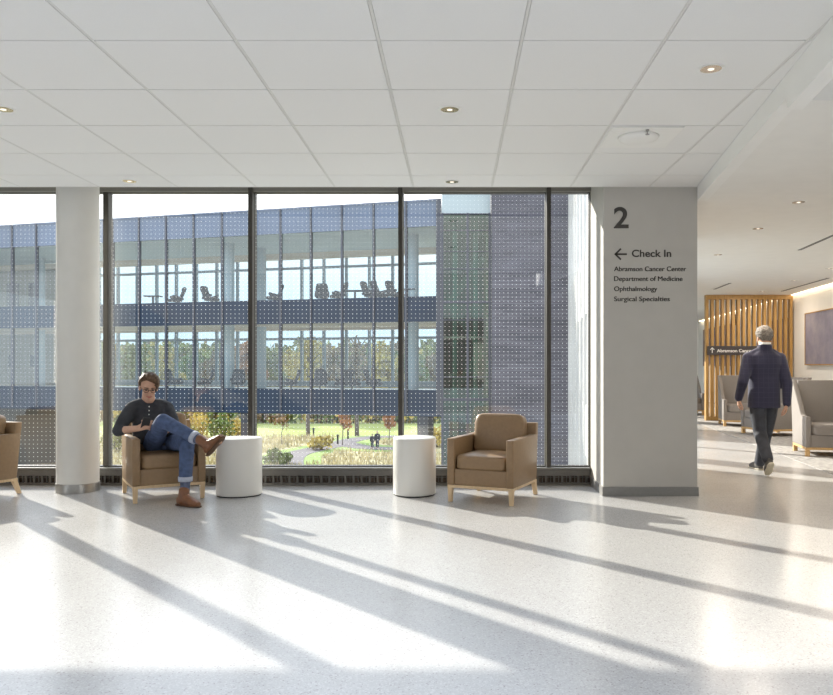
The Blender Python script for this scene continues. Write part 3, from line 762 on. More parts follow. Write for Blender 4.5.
# bollards
for k, ((px, py), lab) in enumerate((((337.7, 444.5), 'dark path bollard left of the young orange red tree'), ((348, 439.5), 'dark path bollard near the far path bend'), ((313.5, 437), 'thin dark post beside the thick yellowing tree'))):
    q = tree_at(px, py); b = NB(); lathe(b, [(.10, 0), (.10, .95), (.13, .96), (.13, 1.08), (.03, 1.12)], seg=12)
    o = put('bollard', b, M_black, None, True); o.location = q; tag(o, lab, 'bollard', 'path bollards')

# ------------------------------------------------------------------ building across the courtyard
def fs(px): return (146+.0604*(px-109.6))/8.147
def fp(px): s = fs(px); return Vector(((px-CX)/s, F/s, 0))
A_, B_ = fp(441.7), fp(0)
dr = (A_-B_).normalized(); th = math.atan2(dr.y, dr.x)
def fu(px, y=0.0):
    k = (px-CX)/F; o_ = A_+Vector((-math.sin(th), math.cos(th), 0))*y     # where this pixel's sight line meets depth y
    return (k*o_.y-o_.x)/(dr.x-k*dr.y)
bb = thing('office_building', 'long glass fronted office building across the courtyard', 'building', A_, th)
UL = fu(-260); DP = 7.0
M_span = mat('navy_spandrel', (.010, .024, .050), .3, var=.1, scale=.5, spec=.25)
M_roofband = mat('sky_tinted_roof_band', (.085, .12, .19), .25, var=.25, scale=.12, spec=.7)  # spandrel glass with the reflected blue sky put into its colour
M_mull = mat('building_mullion', (.05, .055, .075), .5)
M_mull2 = mat('pale_mullion', (.20, .25, .28), .5)
M_fglass = glass_mat('building_glass', (.86, .90, .92), .04)
M_int = mat('interior_ceiling', (.46, .52, .53), .8, var=.03)
M_cream = mat('wood_soffit', (.62, .48, .34), .7)
M_slab = mat('concrete_slab', (.40, .42, .42), .8)
M_conc = mat('pale_round_column', (.42, .48, .5), .8)
Z = dict(r1=9.45, r0=8.15, u1=4.71, u0=3.55, l1=.086, l0=-1.12)
b = NB(); box(b, UL, 0, .15, DP, 8.15, 9.3); put('roof', b, M_int, bb)
b = NB(); box(b, UL, 0, -.05, .15, Z['r0'], Z['r1']); box(b, UL, 0, -.10, .18, Z['r1']-.07, Z['r1']+.02); put('roof_band', b, M_roofband, bb)
for a, c in ((Z['u0'], Z['u1']), (Z['l0'], Z['l1'])):
    b = NB(); box(b, UL, 0, -.03, .12, a, c); box(b, UL, 0, -.09, .12, a-.09, a+.05); put('spandrel_band', b, M_span, bb)
    b = NB(); box(b, UL, 0, .12, DP, a+.05, c-.14); put('floor_slab', b, M_slab, bb)
    b = NB(); box(b, UL, 0, DP-.5, DP+.02, a-.12, a+.05); box(b, UL, 0, .3, DP, a, a+.04); put('soffit_edge', b, M_cream, bb)
b = NB(); box(b, UL, 0, DP-.5, DP, 7.80, 8.15); put('soffit_edge', b, M_cream, bb)
m0, m9 = fu(139.7), fu(406.6); bay = (m9-m0)/9
us = [m0+bay*k for k in range(-12, 11)]; us = [u for u in us if UL < u < -.05]
b = NB()
for u in us: box(b, u-.045, u+.045, -.12, .08, Z['l0'], Z['r1'])
box(b, -.25, 0, -.14, .12, Z['l0'], Z['r1'])
put('front_mullions', b, M_mull, bb)
b = NB(); box(b, UL, 0, -.012, .0, Z['l1'], Z['r0']); put('front_glass', b, M_fglass, bb)
b = NB()
x = UL
while x < 0:
    box(b, x-.07, x+.07, DP-.1, DP+.1, .0, 8.0); x += bay*.86
for a, c in ((.3, 3.5), (4.75, 7.85)):
    box(b, UL, 0, DP-.08, DP+.08, c-.65, c-.5); box(b, UL, 0, DP-.08, DP+.08, a-.3, a+.05)
put('rear_mullions', b, M_mull2, bb)
b = NB(); box(b, fu(72, DP), 0, DP, DP+.012, 0, 8.0); put('rear_glass', b, M_fglass, bb)
b = NB(); box(b, UL, fu(72, DP), DP-.1, DP+.1, -1, 8.1); put('rear_wall', b, mat('tan_rear_wall', (.20, .185, .13), .8, var=.1, scale=.5), bb)
b = NB(); box(b, UL, fu(76, 2), 2, 2.3, GZ, -1.05); put('lower_wall', b, mat('dark_lower_wall', (.045, .05, .055), .5, var=.2, scale=.4), bb)
for px in (40, 75, 229, 261, 413):
    y = 2.0 if px in (229, 413) else 4.2
    b = NB(); lathe(b, [(.30, -1.0), (.30, 8.15)], (fu(px, y), y, 0), 24); put('round_column', b, M_conc, bb, True)
for px, w in ((244, .2), (422.5, .28), (70, .2)):
    b = NB(); box(b, fu(px, 1)-w, fu(px, 1)+w, 1.0, 2.0, GZ, -1.05); put('pier', b, M_mull, bb)
b = NB()
for k, x in enumerate((fu(14, DP), fu(36, DP))): box(b, x-.5, x+.5, DP-.14, DP-.1, 4.75+.4, 4.75+2.2); box(b, x-.35, x+.1, DP-.14, DP-.1, 1.2, 2.0)
put('dark_panel', b, M_black, bb)
del b
Mi = (Matrix.Translation(A_) @ Matrix.Rotation(th, 4, 'Z')).inverted()
cp, cn_ = Mi @ Vector((-.69, 38, 0)), Mi.to_3x3() @ Vector((1, 0, 0))
for ch in bb.children:
    bm_ = NB(); bm_.from_mesh(ch.data)
    bmesh.ops.bisect_plane(bm_, geom=bm_.verts[:]+bm_.edges[:]+bm_.faces[:], plane_co=cp, plane_no=cn_, clear_outer=True)
    es = [e_ for e_ in bm_.edges if e_.is_boundary]
    if es: bmesh.ops.holes_fill(bm_, edges=es)
    bm_.to_mesh(ch.data); bm_.free()
# lounge chairs in the far building: backlit silhouettes, their darkness put into the colour
M_sil = mat('silhouette_dark', (.045, .042, .05), .9)  # against-the-light darkness as base colour, for chairs and tables alike
def make_swivel(label, loc, rz, group):
    t = thing('swivel_chair', label, 'chair', loc, rz, group)
    b = NB(); lathe(b, [(.26, 0), (.27, .02), (.04, .05), (.035, .3)], seg=16); put('pedestal', b, M_mull, t)
    b = NB(); cushion(b, (0, -.05, .38), (.33, .36, .09), 5, cuts=5); put('seat', b, M_sil, t, True)
    b = NB(); Mx = Matrix.Translation((0, .33, .70)) @ Matrix.Rotation(R(-24), 4, 'X'); cushion(b, (0, 0, 0), (.34, .07, .42), 5, Mx, 5); cushion(b, (0, -.04, .34), (.30, .09, .11), 4, Mx, 4); put('backrest', b, M_sil, t, True)
    for s in (-1, 1):
        b = NB(); Mx = Matrix.Translation((s*.34, .04, .52)) @ Matrix.Rotation(R(-16), 4, 'X'); cushion(b, (0, 0, 0), (.05, .33, .08), 4, Mx, 4); put('armrest', b, M_sil, t, True)
    return t
sw = None
def place_sw(px, z, rz, label, group, y=1.6):
    global sw
    p = fp(px)+Vector((-math.sin(th)*y, math.cos(th)*y, z)); p.x = (px-CX)/F*p.y
    if sw is None: sw = make_swivel(label, p, rz, group)
    else: dup(sw, p, rz, label, group)
ups = [(176, -60), (211, 75), (274, -80), (322, 10), (338, -70), (371, 70), (381, 120), (396, 60)]
los = [(175, 80), (205, -75), (238, 10), (291, -75), (320, 5), (343, -50), (352, 60), (374, 80)]
FU, FL_ = Z['u1']-.14, Z['l1']-.14
for k, (px, a) in enumerate(ups): place_sw(px, FU, R(a), f'silhouetted lounge chair on the upper floor across the courtyard, {ordw[k]} from the left', 'upper floor lounge chairs')
for k, (px, a) in enumerate(los): place_sw(px, FL_, R(a), f'silhouetted lounge chair on the lower floor across the courtyard, {ordw[k]} from the left', 'lower floor lounge chairs')
def low_table(px, z, label):
    p = fp(px)+Vector((0, 2.0, z)); p.x = (px-CX)/F*p.y
    t = thing('side_table', label, 'table', p, 0, 'tables across the courtyard')
    b = NB(); box(b, -.45, .45, -.3, .3, .66, .72, .01); put('tabletop', b, M_sil, t)
    b = NB(); box(b, -.05, .05, -.05, .05, .03, .66); box(b, -.25, .25, -.2, .2, 0, .03); put('pedestal', b, M_sil, t)
low_table(153, FU, 'desk like table upstairs at the far left of the glass front')
low_table(355, FU, 'small table between the upper floor lounge chairs')
low_table(407, FU, 'table upstairs near the glass stair tower')

# glass stair tower
YT = 37.0
def XT(px, Y=YT): return (px-CX)/F*Y
def ZT(py, Y=YT): return H-(py-CY)/F*Y
tw = thing('stair_tower', 'green tinted glass stair tower beside the brick wall', 'building', (XT(466), YT+1, GZ)); lo = tw.location.copy()
x0, x1 = XT(442), 1.65
M_tglass = glass_mat('green_glass', (.34, .55, .47), .06)
M_tint = mat('tower_interior', (.22, .27, .25), .8, var=.15, scale=1)
b = NB(); box(b, x0, x1, YT, YT+.012, GZ, ZT(214)); box(b, x0-.0, x0+.012, YT, YT+5, GZ, ZT(214)); put('curtain_glass', b, M_tglass, tw, loc=lo)
b = NB(); box(b, x0, x1, YT-.02, YT+.1, ZT(214), 12.3); put('top_panel', b, mat('pale_panel', (.34, .40, .42), .4, var=.03), tw, loc=lo)
b = NB()
for py, w in ((214, .05), (230.5, .04), (251.5, .04), (269, .04), (302, .12), (320, .04), (377, .04), (399.5, .12), (430, .05)): box(b, x0, x1, YT-.06, YT+.04, ZT(py)-w/2, ZT(py)+w/2)
for px in (442.3, 467.5, 489.6): box(b, XT(px)-.05, XT(px)+.05, YT-.07, YT+.05, GZ, ZT(213))
put('frame_bars', b, M_mull, tw, loc=lo)
b = NB()
for z in (4.31, -.29, 8.6): box(b, x0, x1, YT+1.8, YT+5, z-.35, z); box(b, x0, x1, YT+.1, YT+1.8, z-.35, z) if z > 8 or z < 0 else None
put('floor_slab', b, M_tint, tw, loc=lo)
b = NB(); box(b, x0, x1, YT+5, YT+5.2, GZ, 9); put('rear_wall', b, mat('tower_dark_wall', (.07, .10, .09), .8, var=.4, scale=.4), tw, loc=lo)
for z0, z1, sgn in ((-.29, 2.0, 1), (2.0, 4.31, -1), (4.31, 6.5, 1), (-4.8, -2.5, 1), (-2.5, -.29, -1)):
    b = NB()
    for k in range(12):
        f = k/12; g = f if sgn > 0 else 1-f
        xx = x0+.3+g*(x1-x0-.9); box(b, xx, xx+.24, YT+.9, YT+2.1, z0+(z1-z0)*f, z0+(z1-z0)*f+.12)
    Mx = Matrix.Translation(((x0+x1)/2, YT+1.0, (z0+z1)/2+.1)) @ Matrix.Rotation(-sgn*math.atan2(z1-z0, x1-x0-.6), 4, 'Y')
    box(b, -1.35, 1.35, -.05, .05, -.2, .1, M=Mx); put('stair_flight', b, M_tint, tw, loc=lo)
b = NB(); lathe(b, [(.12, GZ), (.12, 8.5)], (XT(476), YT+.9, 0), 16); lathe(b, [(.12, GZ), (.12, 8.5)], (XT(455), YT+.9, 0), 16); put('column', b, M_conc, tw, True, loc=lo)
# brick block
YB = 36.5
b = NB(); box(b, 1.70, XWing(36.4)+.15, YB, YB+7, GZ, 13)
o = put('brick_block', b, brick_mat()); tag(o, 'windowless grey brick building block facing the lobby', 'building')
# white mullion reveals on the wing, outside
b = NB()
for i, (a, c) in enumerate(wins):
    if a > 16:
        for yy in (a-.12, c+.02): box(b, (yy-wy0)*ky, (yy-wy0)*ky+.10, .12, .17, -7.3, 12.3, M=MW)
o = struct('trim_30', b, M_precast, 'white vertical fins on the outer wing wall', 'trim')

# ------------------------------------------------------------------ people
SKIN = mat('skin', (.56, .33, .23), .55, var=.05, scale=30)
HAIR1 = mat('brown_hair', (.10, .056, .03), .6, var=.4, scale=70)
HAIR2 = mat('grey_hair', (.20, .18, .16), .7, var=.5, scale=60)
DENIM = mat('blue_denim', (.066, .098, .195), .85, var=.28, scale=22, bump=.5)
SHIRT = mat('charcoal_jersey', (.038, .040, .048), .9, var=.2, scale=18, bump=.5)
CUFF = mat('turned_denim_cuff', (.42, .46, .56), .85, var=.1)
BOOT = mat('brown_boot_leather', (.19, .075, .03), .4, var=.2, scale=16)
SOLE = mat('dark_sole', (.10, .05, .025), .7)
SOCK = mat('striped_grey_sock', (.10, .12, .19), .9, var=.3, scale=60)
LIP = mat('lips', (.46, .16, .13), .5)
EYE = mat('eye', (.04, .03, .03), .3)

def hand(bm, W, fwd, back, side, curl=35, k=1.0, thumb=30, spread=1.0):
    """hand at wrist W; fwd to fingers, back = back-of-hand normal, side=+1 puts the thumb on +y"""
    x = Vector(fwd).normalized(); z = Vector(back); z = (z-x*z.dot(x)).normalized(); y = z.cross(x)
    M_ = Matrix.Translation(Vector(W)) @ Matrix((x, y, z)).transposed().to_4x4() @ Matrix.Diagonal((k, k, k, 1))
    ys = [.030, .010, -.010, -.029]; ln = [.068, .076, .070, .056]
    for i in range(4):
        yy = ys[i]*side*spread; kx = .086-.006*abs(i-1)
        cap(bm, (.0, yy*.55, 0), (kx, yy, 0), .0155, .0115, 10, M_)
        p = Vector((kx, yy, 0)); a = 0
        for j, fr in enumerate((.45, .31, .24)):
            a += R(curl)*(.8 if j == 0 else 1); q = p+Vector((math.cos(a), .04*side*(1.5-i)*spread, -math.sin(a)))*ln[i]*fr
            cap(bm, p, q, .0098-.0008*j, .0092-.0009*j, 10, M_); p = q
    p = Vector((.018, .022*side, -.006)); a = R(thumb)
    q = p+Vector((math.cos(a)*.042, math.sin(a)*.042*side, -.018)); r_ = q+Vector((math.cos(a*.5)*.030, math.sin(a*.5)*.030*side, -.012)); s_ = r_+Vector((.026, .002*side, -.008))
    limb(bm, [p, q, r_, s_], [.016, .0125, .011, .0095], M_, 10)
def head(bm, M_, neck=-.15):
    ell(bm, (0, .014, .034), (.077, .097, .088), M_); ell(bm, (0, -.026, -.040), (.055, .068, .084), M_)
    ell(bm, (0, -.058, -.098), (.033, .030, .024), M_); ell(bm, (0, -.082, .022), (.050, .014, .012), M_)
    cap(bm, (0, -.092, .008), (0, -.112, -.030), .0085, .0135, 10, M_); ell(bm, (0, -.105, -.034), (.018, .010, .008), M_)
    for s in (1, -1):
        ell(bm, (s*.079, .012, -.008), (.010, .020, .032), M_); ell(bm, (s*.036, -.072, -.028), (.021, .02, .021), M_)
    cap(bm, (0, .03, -.06), (0, .03-.1*(neck+.0), neck) if neck < -.12 else (0, .022, neck), .050, .052, 16, M_)
def face_parts(root, M_, lo):
    for s in (1, -1):
        b = NB(); ell(b, (s*.031, -.0885, .0), (.0125, .007, .0065), M_); put('eye', b, EYE, root, True, loc=lo)
        b = NB(); cap(b, (s*.016, -.096, .021), (s*.046, -.088, .023), .0045, .003, 8, M_); put('eyebrow', b, HAIR1, root, True, loc=lo)
    b = NB(); cap(b, (-.024, -.089, -.064), (0, -.096, -.070), .0045, .0075, 8, M_); cap(b, (.024, -.089, -.064), (0, -.096, -.070), .0045, .0075, 8, M_); put('mouth', b, LIP, root, True, loc=lo)

# --- seated man
SH_R, SH_L = Vector((-3.250, 7.80, .885)), Vector((-2.920, 7.935, .875))
EL_R, WR_R = Vector((-3.285, 7.60, .680)), Vector((-3.065, 7.52, .708))
EL_L, WR_L = Vector((-2.800, 7.80, .665)), Vector((-2.93, 7.58, .705))
PEL = Vector((-2.93, 7.82, .545)); CH = Vector((-3.075, 7.93, .80)); NK = Vector((-3.092, 7.885, .94))
HP_R, HP_L = Vector((-3.02, 7.79, .545)), Vector((-2.86, 7.875, .545))
KN_R, AN_R = Vector((-2.775, 7.40, .790)), Vector((-2.42, 7.29, .632))
KN_L, AN_L = Vector((-2.565, 7.455, .575)), Vector((-2.545, 7.33, .10))
HM = Matrix.Translation((-3.068, 7.80, 1.094)) @ Matrix.Rotation(R(27), 4, 'Z') @ Matrix.Rotation(R(15), 4, 'X') @ Matrix.Rotation(R(3), 4, 'Y') @ Matrix.Scale(1.03, 4)
lo = Vector((-2.95, 7.8, 0))
w1 = Vector((.86, .51, 0)); d1 = Vector((.45, -.78, .42)).normalized(); w2 = Vector((.93, .37, 0)); d2 = Vector((.33, -.86, .40)).normalized()
def torso(bm, k, e):
    loft(bm, [(PEL-Vector((0, 0, .06)), w1*.14*k, d1*.10*k), (PEL+Vector((-.01, .02, .04)), w1*(.165*k+e), d1*(.115*k+e)), (Vector((-3.0, 7.885, .67)), w1*(.155*k+e), d1*(.112*k+e)),
              (CH, w2*(.178*k+e), d2*(.118*k+e)), (Vector((-3.085, 7.92, .875)), w2*(.165*k+e), d2*(.098*k+e)), (NK+Vector((0, .01, -.035)), w2*(.09*k+e), d2*(.07*k+e))])
b = NB(); torso(b, .92, 0); head(b, HM)
limb(b, [NK-Vector((0, -.01, .05)), Vector((-3.08, 7.845, 1.02))], [.056, .050])
limb(b, [SH_R, EL_R, WR_R], [.058, .042, .029]); limb(b, [SH_L, EL_L, WR_L], [.058, .042, .029])
hand(b, WR_R+Vector((.012, -.005, .002)), (.9, -.3, .35), (-.1, -.85, .5), 1, 46, 1.08, 28)
hand(b, WR_L, (-.25, -.75, .45), (.75, -.2, .4), -1, 42, 1.05, 25)
limb(b, [HP_R, KN_R, AN_R], [.075, .052, .04]); limb(b, [HP_L, KN_L, AN_L], [.075, .052, .04])
limb(b, [AN_R, Vector((-2.30, 7.25, .60)), Vector((-2.17, 7.18, .615))], [.04, .036, .025]); limb(b, [AN_L, Vector((-2.50, 7.28, .06)), Vector((-2.42, 7.23, .035))], [.04, .034, .022])
man = remesh('person', b, SKIN, None, .0058, 3, loc=lo)
tag(man, 'young man with glasses in charcoal henley and jeans, seated cross-legged looking at his phone', 'person')
b = NB(); torso(b, 1.06, .018)
limb(b, [SH_R+Vector((.09, .06, .03)), SH_R+Vector((.02, .01, .0)), SH_R.lerp(EL_R, .5), EL_R, EL_R.lerp(WR_R, .22)], [.075, .076, .066, .058, .05])
limb(b, [SH_L+Vector((-.09, -.0, .03)), SH_L+Vector((-.02, 0, 0)), SH_L.lerp(EL_L, .5), EL_L, EL_L.lerp(WR_L, .25)], [.075, .076, .066, .058, .05])
limb(b, [SH_R+Vector((.05, .03, .03)), NK+Vector((-.06, 0, -.015))], [.062, .055]); limb(b, [SH_L+Vector((-.05, 0, .03)), NK+Vector((.06, 0.01, -.015))], [.062, .055])
limb(b, [(-3.165, 7.84, .82), (-3.12, 7.765, .62)], [.08, .09]); remesh('shirt', b, SHIRT, man, .009, 6, loc=lo)
b = NB(); 
for k in range(3):
    f = Vector((-3.055, 7.79, .905))+Vector((.008, -.022, -.038))*k; ell(b, f+Vector((0, -.012, 0)), (.006, .004, .006))
put('button', b, M_white, man, True, loc=lo)
b = NB(); limb(b, [PEL+Vector((0, .06, 0)), HP_R], [.12, .10]); limb(b, [PEL+Vector((0, .06, 0)), HP_L], [.12, .10])
limb(b, [HP_R, HP_R.lerp(KN_R, .55), KN_R, KN_R.lerp(AN_R, .5), AN_R.lerp(KN_R, .08)], [.098, .086, .070, .062, .056])
limb(b, [HP_L, HP_L.lerp(KN_L, .55), KN_L, KN_L.lerp(AN_L, .4), AN_L.lerp(KN_L, .30)], [.098, .086, .072, .066, .06])
remesh('jeans', b, DENIM, man, .009, 5, loc=lo)
b = NB(); q = AN_L.lerp(KN_L, .30); loft(b, [(q+Vector((0, 0, -.02)), (.066, 0, 0), (0, .066, 0)), (q+Vector((0, 0, .024)), (.067, 0, 0), (0, .067, 0))], n=2)
put('trouser_cuff', b, CUFF, man, True, loc=lo)
b = NB(); q = AN_R.lerp(KN_R, .06); ax = (KN_R-AN_R).normalized(); u_ = ax.cross(Vector((0, 0, 1))).normalized(); v_ = ax.cross(u_)
loft(b, [(q-ax*.02, u_*.06, v_*.06), (q+ax*.022, u_*.061, v_*.061)], n=2); put('trouser_cuff', b, CUFF, man, True, loc=lo)
b = NB(); limb(b, [AN_L.lerp(KN_L, .34), AN_L+Vector((0, 0, .02))], [.048, .044]); put('sock', b, SOCK, man, True, loc=lo)
b = NB(); limb(b, [AN_R.lerp(KN_R, .1), AN_R+(AN_R-KN_R).normalized()*.06], [.046, .043]); put('sock', b, SOCK, man, True, loc=lo)
def boot(heel, toe, up, sh_top, w=.047):
    """ankle boot: heel and toe points on the sole plane, up = sole normal, sh_top = centre of the shaft opening"""
    heel, toe, up = Vector(heel), Vector(toe), Vector(up).normalized(); f = (toe-heel); l = f.length; f.normalize(); up = (up-f*up.dot(f)).normalized(); s = f.cross(up)
    b = NB()
    loft(b, [(heel+f*.0+up*.045, s*.026, up*.038), (heel+f*.03+up*.052, s*.04, up*.048), (heel+f*l*.38+up*.058, s*.042, up*.054), (heel+f*l*.6+up*.047, s*w, up*.042), (heel+f*l*.82+up*.037, s*w*.96, up*.031), (heel+f*l*.96+up*.03, s*w*.6, up*.02)], 20)
    limb(b, [heel+f*.065+up*.05, sh_top], [.05, .05])
    c = NB()
    loft(c, [(heel-f*.008+up*.008, s*.03, up*.010), (heel+f*.03+up*.008, s*.043, up*.011), (heel+f*l*.42+up*.009, s*.04, up*.009), (heel+f*l*.65+up*.008, s*(w+.004), up*.009), (heel+f*l*.88+up*.01, s*w*.9, up*.009), (heel+f*l*1.02+up*.012, s*w*.5, up*.008)], 20)
    d = NB()
    for k in range(4):
        q = heel+f*(.105+.022*k)+up*(.108-.014*k); cap(d, q-s*.022, q+s*.022, .0042, .0042, 8)
    return b, c, d
for hl, te, up, st in (((-2.612, 7.345, .0), (-2.365, 7.205, .0), (0, 0, 1), (-2.548, 7.325, .135)), ((-2.285, 7.225, .482), (-2.115, 7.14, .655), (-.62, .25, .72), AN_R+Vector((.035, -.01, -.01)))):
    bt, sl, lc = boot(hl, te, up, st)
    sh = remesh('boot', bt, BOOT, man, .006, 4, loc=lo); put('sole', sl, SOLE, sh, True, loc=lo); put('laces', lc, SOLE, sh, True, loc=lo)
face_parts(man, HM, lo)
from mathutils import noise
def hair_short(M_, T=.022, quiff=.018, part=.3, amp=.006, back=-.72, sweep=0):
    """a closed shell that follows the skull and sinks into it beyond the hairline"""
    b = NB(); bmesh.ops.create_uvsphere(b, u_segments=64, v_segments=40, radius=1)
    ks = [(-1, .60), (-.72, .52), (-.45, .16), (-.12, -.30), (.15, -.35), (.4, back), (1, back-.05)]
    for v in b.verts:
        d = v.co.normalized(); zt = ks[-1][1]
        for (a0, z0), (a1, z1) in zip(ks, ks[1:]):
            if a0 <= d.y <= a1: zt = z0+(z1-z0)*(d.y-a0)/(a1-a0); break
        if d.y < -.2: zt += sweep*(-.02-d.x*.35-(.3 if d.x > .55 else 0))
        f = max(0, min(1, (d.z-zt+.10)/.22)); f = f*f*(3-2*f)
        front = max(0, -d.y)*max(0, d.z)
        n = noise.noise(Vector((d.x*9, d.y*3, d.z*6)))*.6+noise.noise(Vector((d.x*22, d.y*8, d.z*14)))*.4
        t = T*(.65+.5*max(0, d.z))+quiff*front*2*(1+.6*(d.x-part))+amp*n*1.6
        t = -.016+(t+.016)*f
        v.co = Vector((d.x*(.077+t), .014+d.y*(.097+t), .034+d.z*(.088+t)))
    b.transform(M_); return b
put('hair', hair_short(HM, .024, .020, -.2, .010, -.72, 1), HAIR1, man, True, loc=lo)
g_ = NB()
for s in (1, -1):
    pts = [HM @ Vector((s*.033+.023*math.cos(a), -.104, -.002+.018*math.sin(a))) for a in [2*math.pi*i/14 for i in range(15)]]
    path_tube(g_, pts, .0026, 6); path_tube(g_, [HM @ Vector((s*.056, -.102, .004)), HM @ Vector((s*.082, 0, .004))], .0024, 6)
path_tube(g_, [HM @ Vector((-.01, -.106, .002)), HM @ Vector((.01, -.106, .002))], .0026, 6)
put('glasses', g_, mat('brown_frame', (.05, .025, .012), .3), man, True, loc=lo)
# phone in his hand
pc = Vector((-2.962, 7.462, .765)); b = NB(); Mx = Matrix.Translation(pc) @ Matrix.Rotation(R(14), 4, 'Z') @ Matrix.Rotation(R(38), 4, 'X') @ Matrix.Rotation(R(14), 4, 'Y')
t_ = thing('smartphone', 'black smartphone held by the seated man', 'phone', pc)
box(b, -.037, .037, -.004, .004, -.072, .072, .003, M=Mx); put('case', b, M_black, t_, loc=pc)
b = NB(); box(b, -.034, .034, .004, .0048, -.066, .066, M=Mx); put('screen', b, mat('dark_screen', (.02, .025, .03), .1), t_, loc=pc)

# --- walking man, seen from behind
WY = 9.5
hs = Vector((3.757, 9.5, 1.648)); lo = Vector((3.757, 9.5, 0))
HM2 = Matrix.Translation(hs) @ Matrix.Rotation(R(184), 4, 'Z') @ Matrix.Rotation(R(4), 4, 'X') @ Matrix.Scale(1.03, 4)
sl, sr = Vector((3.572, 9.5, 1.405)), Vector((3.945, 9.49, 1.395))
el, wl_ = Vector((3.475, 9.43, 1.12)), Vector((3.475, 9.58, .905))
er, wr = Vector((4.005, 9.42, 1.10)), Vector((3.985, 9.38, .845))
hl, hr = Vector((3.665, 9.5, .93)), Vector((3.845, 9.5, .93))
kl, al = Vector((3.685, 9.44, .50)), Vector((3.665, 9.15, .205))
kr, ar = Vector((3.865, 9.70, .50)), Vector((3.835, 9.83, .085))
def torso2(bm, k, e, z0=.92):
    X_ = Vector((1, 0, 0)); Y_ = Vector((0, 1, 0))
    loft(bm, [(Vector((3.757, 9.5, z0)), X_*(.172*k+e), Y_*(.125*k+e)), (Vector((3.757, 9.5, 1.05)), X_*(.165*k+e), Y_*(.122*k+e)), (Vector((3.757, 9.5, 1.18)), X_*(.168*k+e), Y_*(.108*k+e)), (Vector((3.757, 9.49, 1.33)), X_*(.192*k+e), Y_*(.118*k+e)), (Vector((3.757, 9.49, 1.43)), X_*(.185*k+e), Y_*(.10*k+e)), (Vector((3.757, 9.49, 1.50)), X_*(.075*k+e), Y_*(.065*k+e)), (Vector((3.757, 9.475, 1.572)), X_*(.058*k+e), Y_*(.066*k+e))])
b = NB(); torso2(b, .92, 0); head(b, HM2, -.11); limb(b, [(3.757, 9.49, 1.45), (3.757, 9.495, 1.60)], [.06, .056])
limb(b, [sl, el, wl_], [.056, .042, .03]); limb(b, [sr, er, wr], [.056, .042, .03])
hand(b, wl_, (.06, .15, -1), (-.9, .2, 0), 1, 28, 1.0, 28); hand(b, wr, (-.1, .12, -1), (.85, -.3, 0), -1, 24, 1.0, 30)
limb(b, [hl, kl, al], [.08, .055, .04]); limb(b, [hr, kr, ar], [.08, .055, .04]); limb(b, [al, Vector((3.68, 9.20, .11))], [.036, .025]); limb(b, [ar, Vector((3.82, 9.95, .05))], [.036, .022])
wm = remesh('person', b, SKIN, None, .0058, 3, loc=lo)
tag(wm, 'grey haired man in navy checked jacket walking away down the corridor', 'person')
b = NB(); torso2(b, 1.0, .018, .80)
limb(b, [sl+Vector((.09, 0, .02)), sl, sl.lerp(el, .5), el, wl_.lerp(el, .06)], [.07, .078, .072, .064, .05]); limb(b, [sr+Vector((-.09, 0, .02)), sr, sr.lerp(er, .5), er, wr.lerp(er, .06)], [.07, .078, .072, .064, .05])
limb(b, [sl+Vector((.04, 0, .035)), (3.70, 9.49, 1.49)], [.058, .05]); limb(b, [sr+Vector((-.04, 0, .035)), (3.815, 9.49, 1.49)], [.058, .05])
remesh('jacket', b, check_mat(), wm, .009, 5, loc=lo)
b = NB(); loft(b, [((3.757, 9.48, 1.53), (.066, 0, 0), (0, .062, 0)), ((3.757, 9.466, 1.596), (.068, 0, 0), (0, .074, 0))], n=2); put('shirt_collar', b, M_white, wm, True, loc=lo)
TRS = mat('charcoal_trousers', (.038, .042, .055), .8, var=.25, scale=12, bump=.6)
b = NB(); limb(b, [(3.72, 9.5, .95), (3.80, 9.5, .95)], [.115, .115]); limb(b, [hl+Vector((.01, 0, 0)), hl.lerp(kl, .5), kl, kl.lerp(al, .5), al.lerp(kl, .04)], [.098, .095, .078, .072, .066]); limb(b, [hr-Vector((.01, 0, 0)), hr.lerp(kr, .5), kr, kr.lerp(ar, .5), ar.lerp(kr, .05)], [.108, .098, .078, .074, .07])
remesh('trousers', b, TRS, wm, .009, 5, loc=lo)
SH2 = mat('grey_suede', (.10, .095, .09), .8); SOL2 = mat('cream_sole', (.62, .57, .45), .8)
for hp, tp, up, st in (((3.672, 9.065, .168), (3.695, 9.228, .012), (.0, .68, .72), al+Vector((0, -.005, .01))), ((3.838, 9.79, .0), (3.805, 10.07, .0), (0, 0, 1), ar+Vector((0, 0, .05)))):
    bt, so, lc = boot(hp, tp, up, st, .046); lc.free()
    s_ = remesh('shoe', bt, SH2, wm, .007, 4, loc=lo); put('sole', so, SOL2, s_, True, loc=lo)
put('hair', hair_short(HM2, .022, .01, .3, .012, -.8), HAIR2, wm, True, loc=lo); face_parts(wm, HM2, lo)

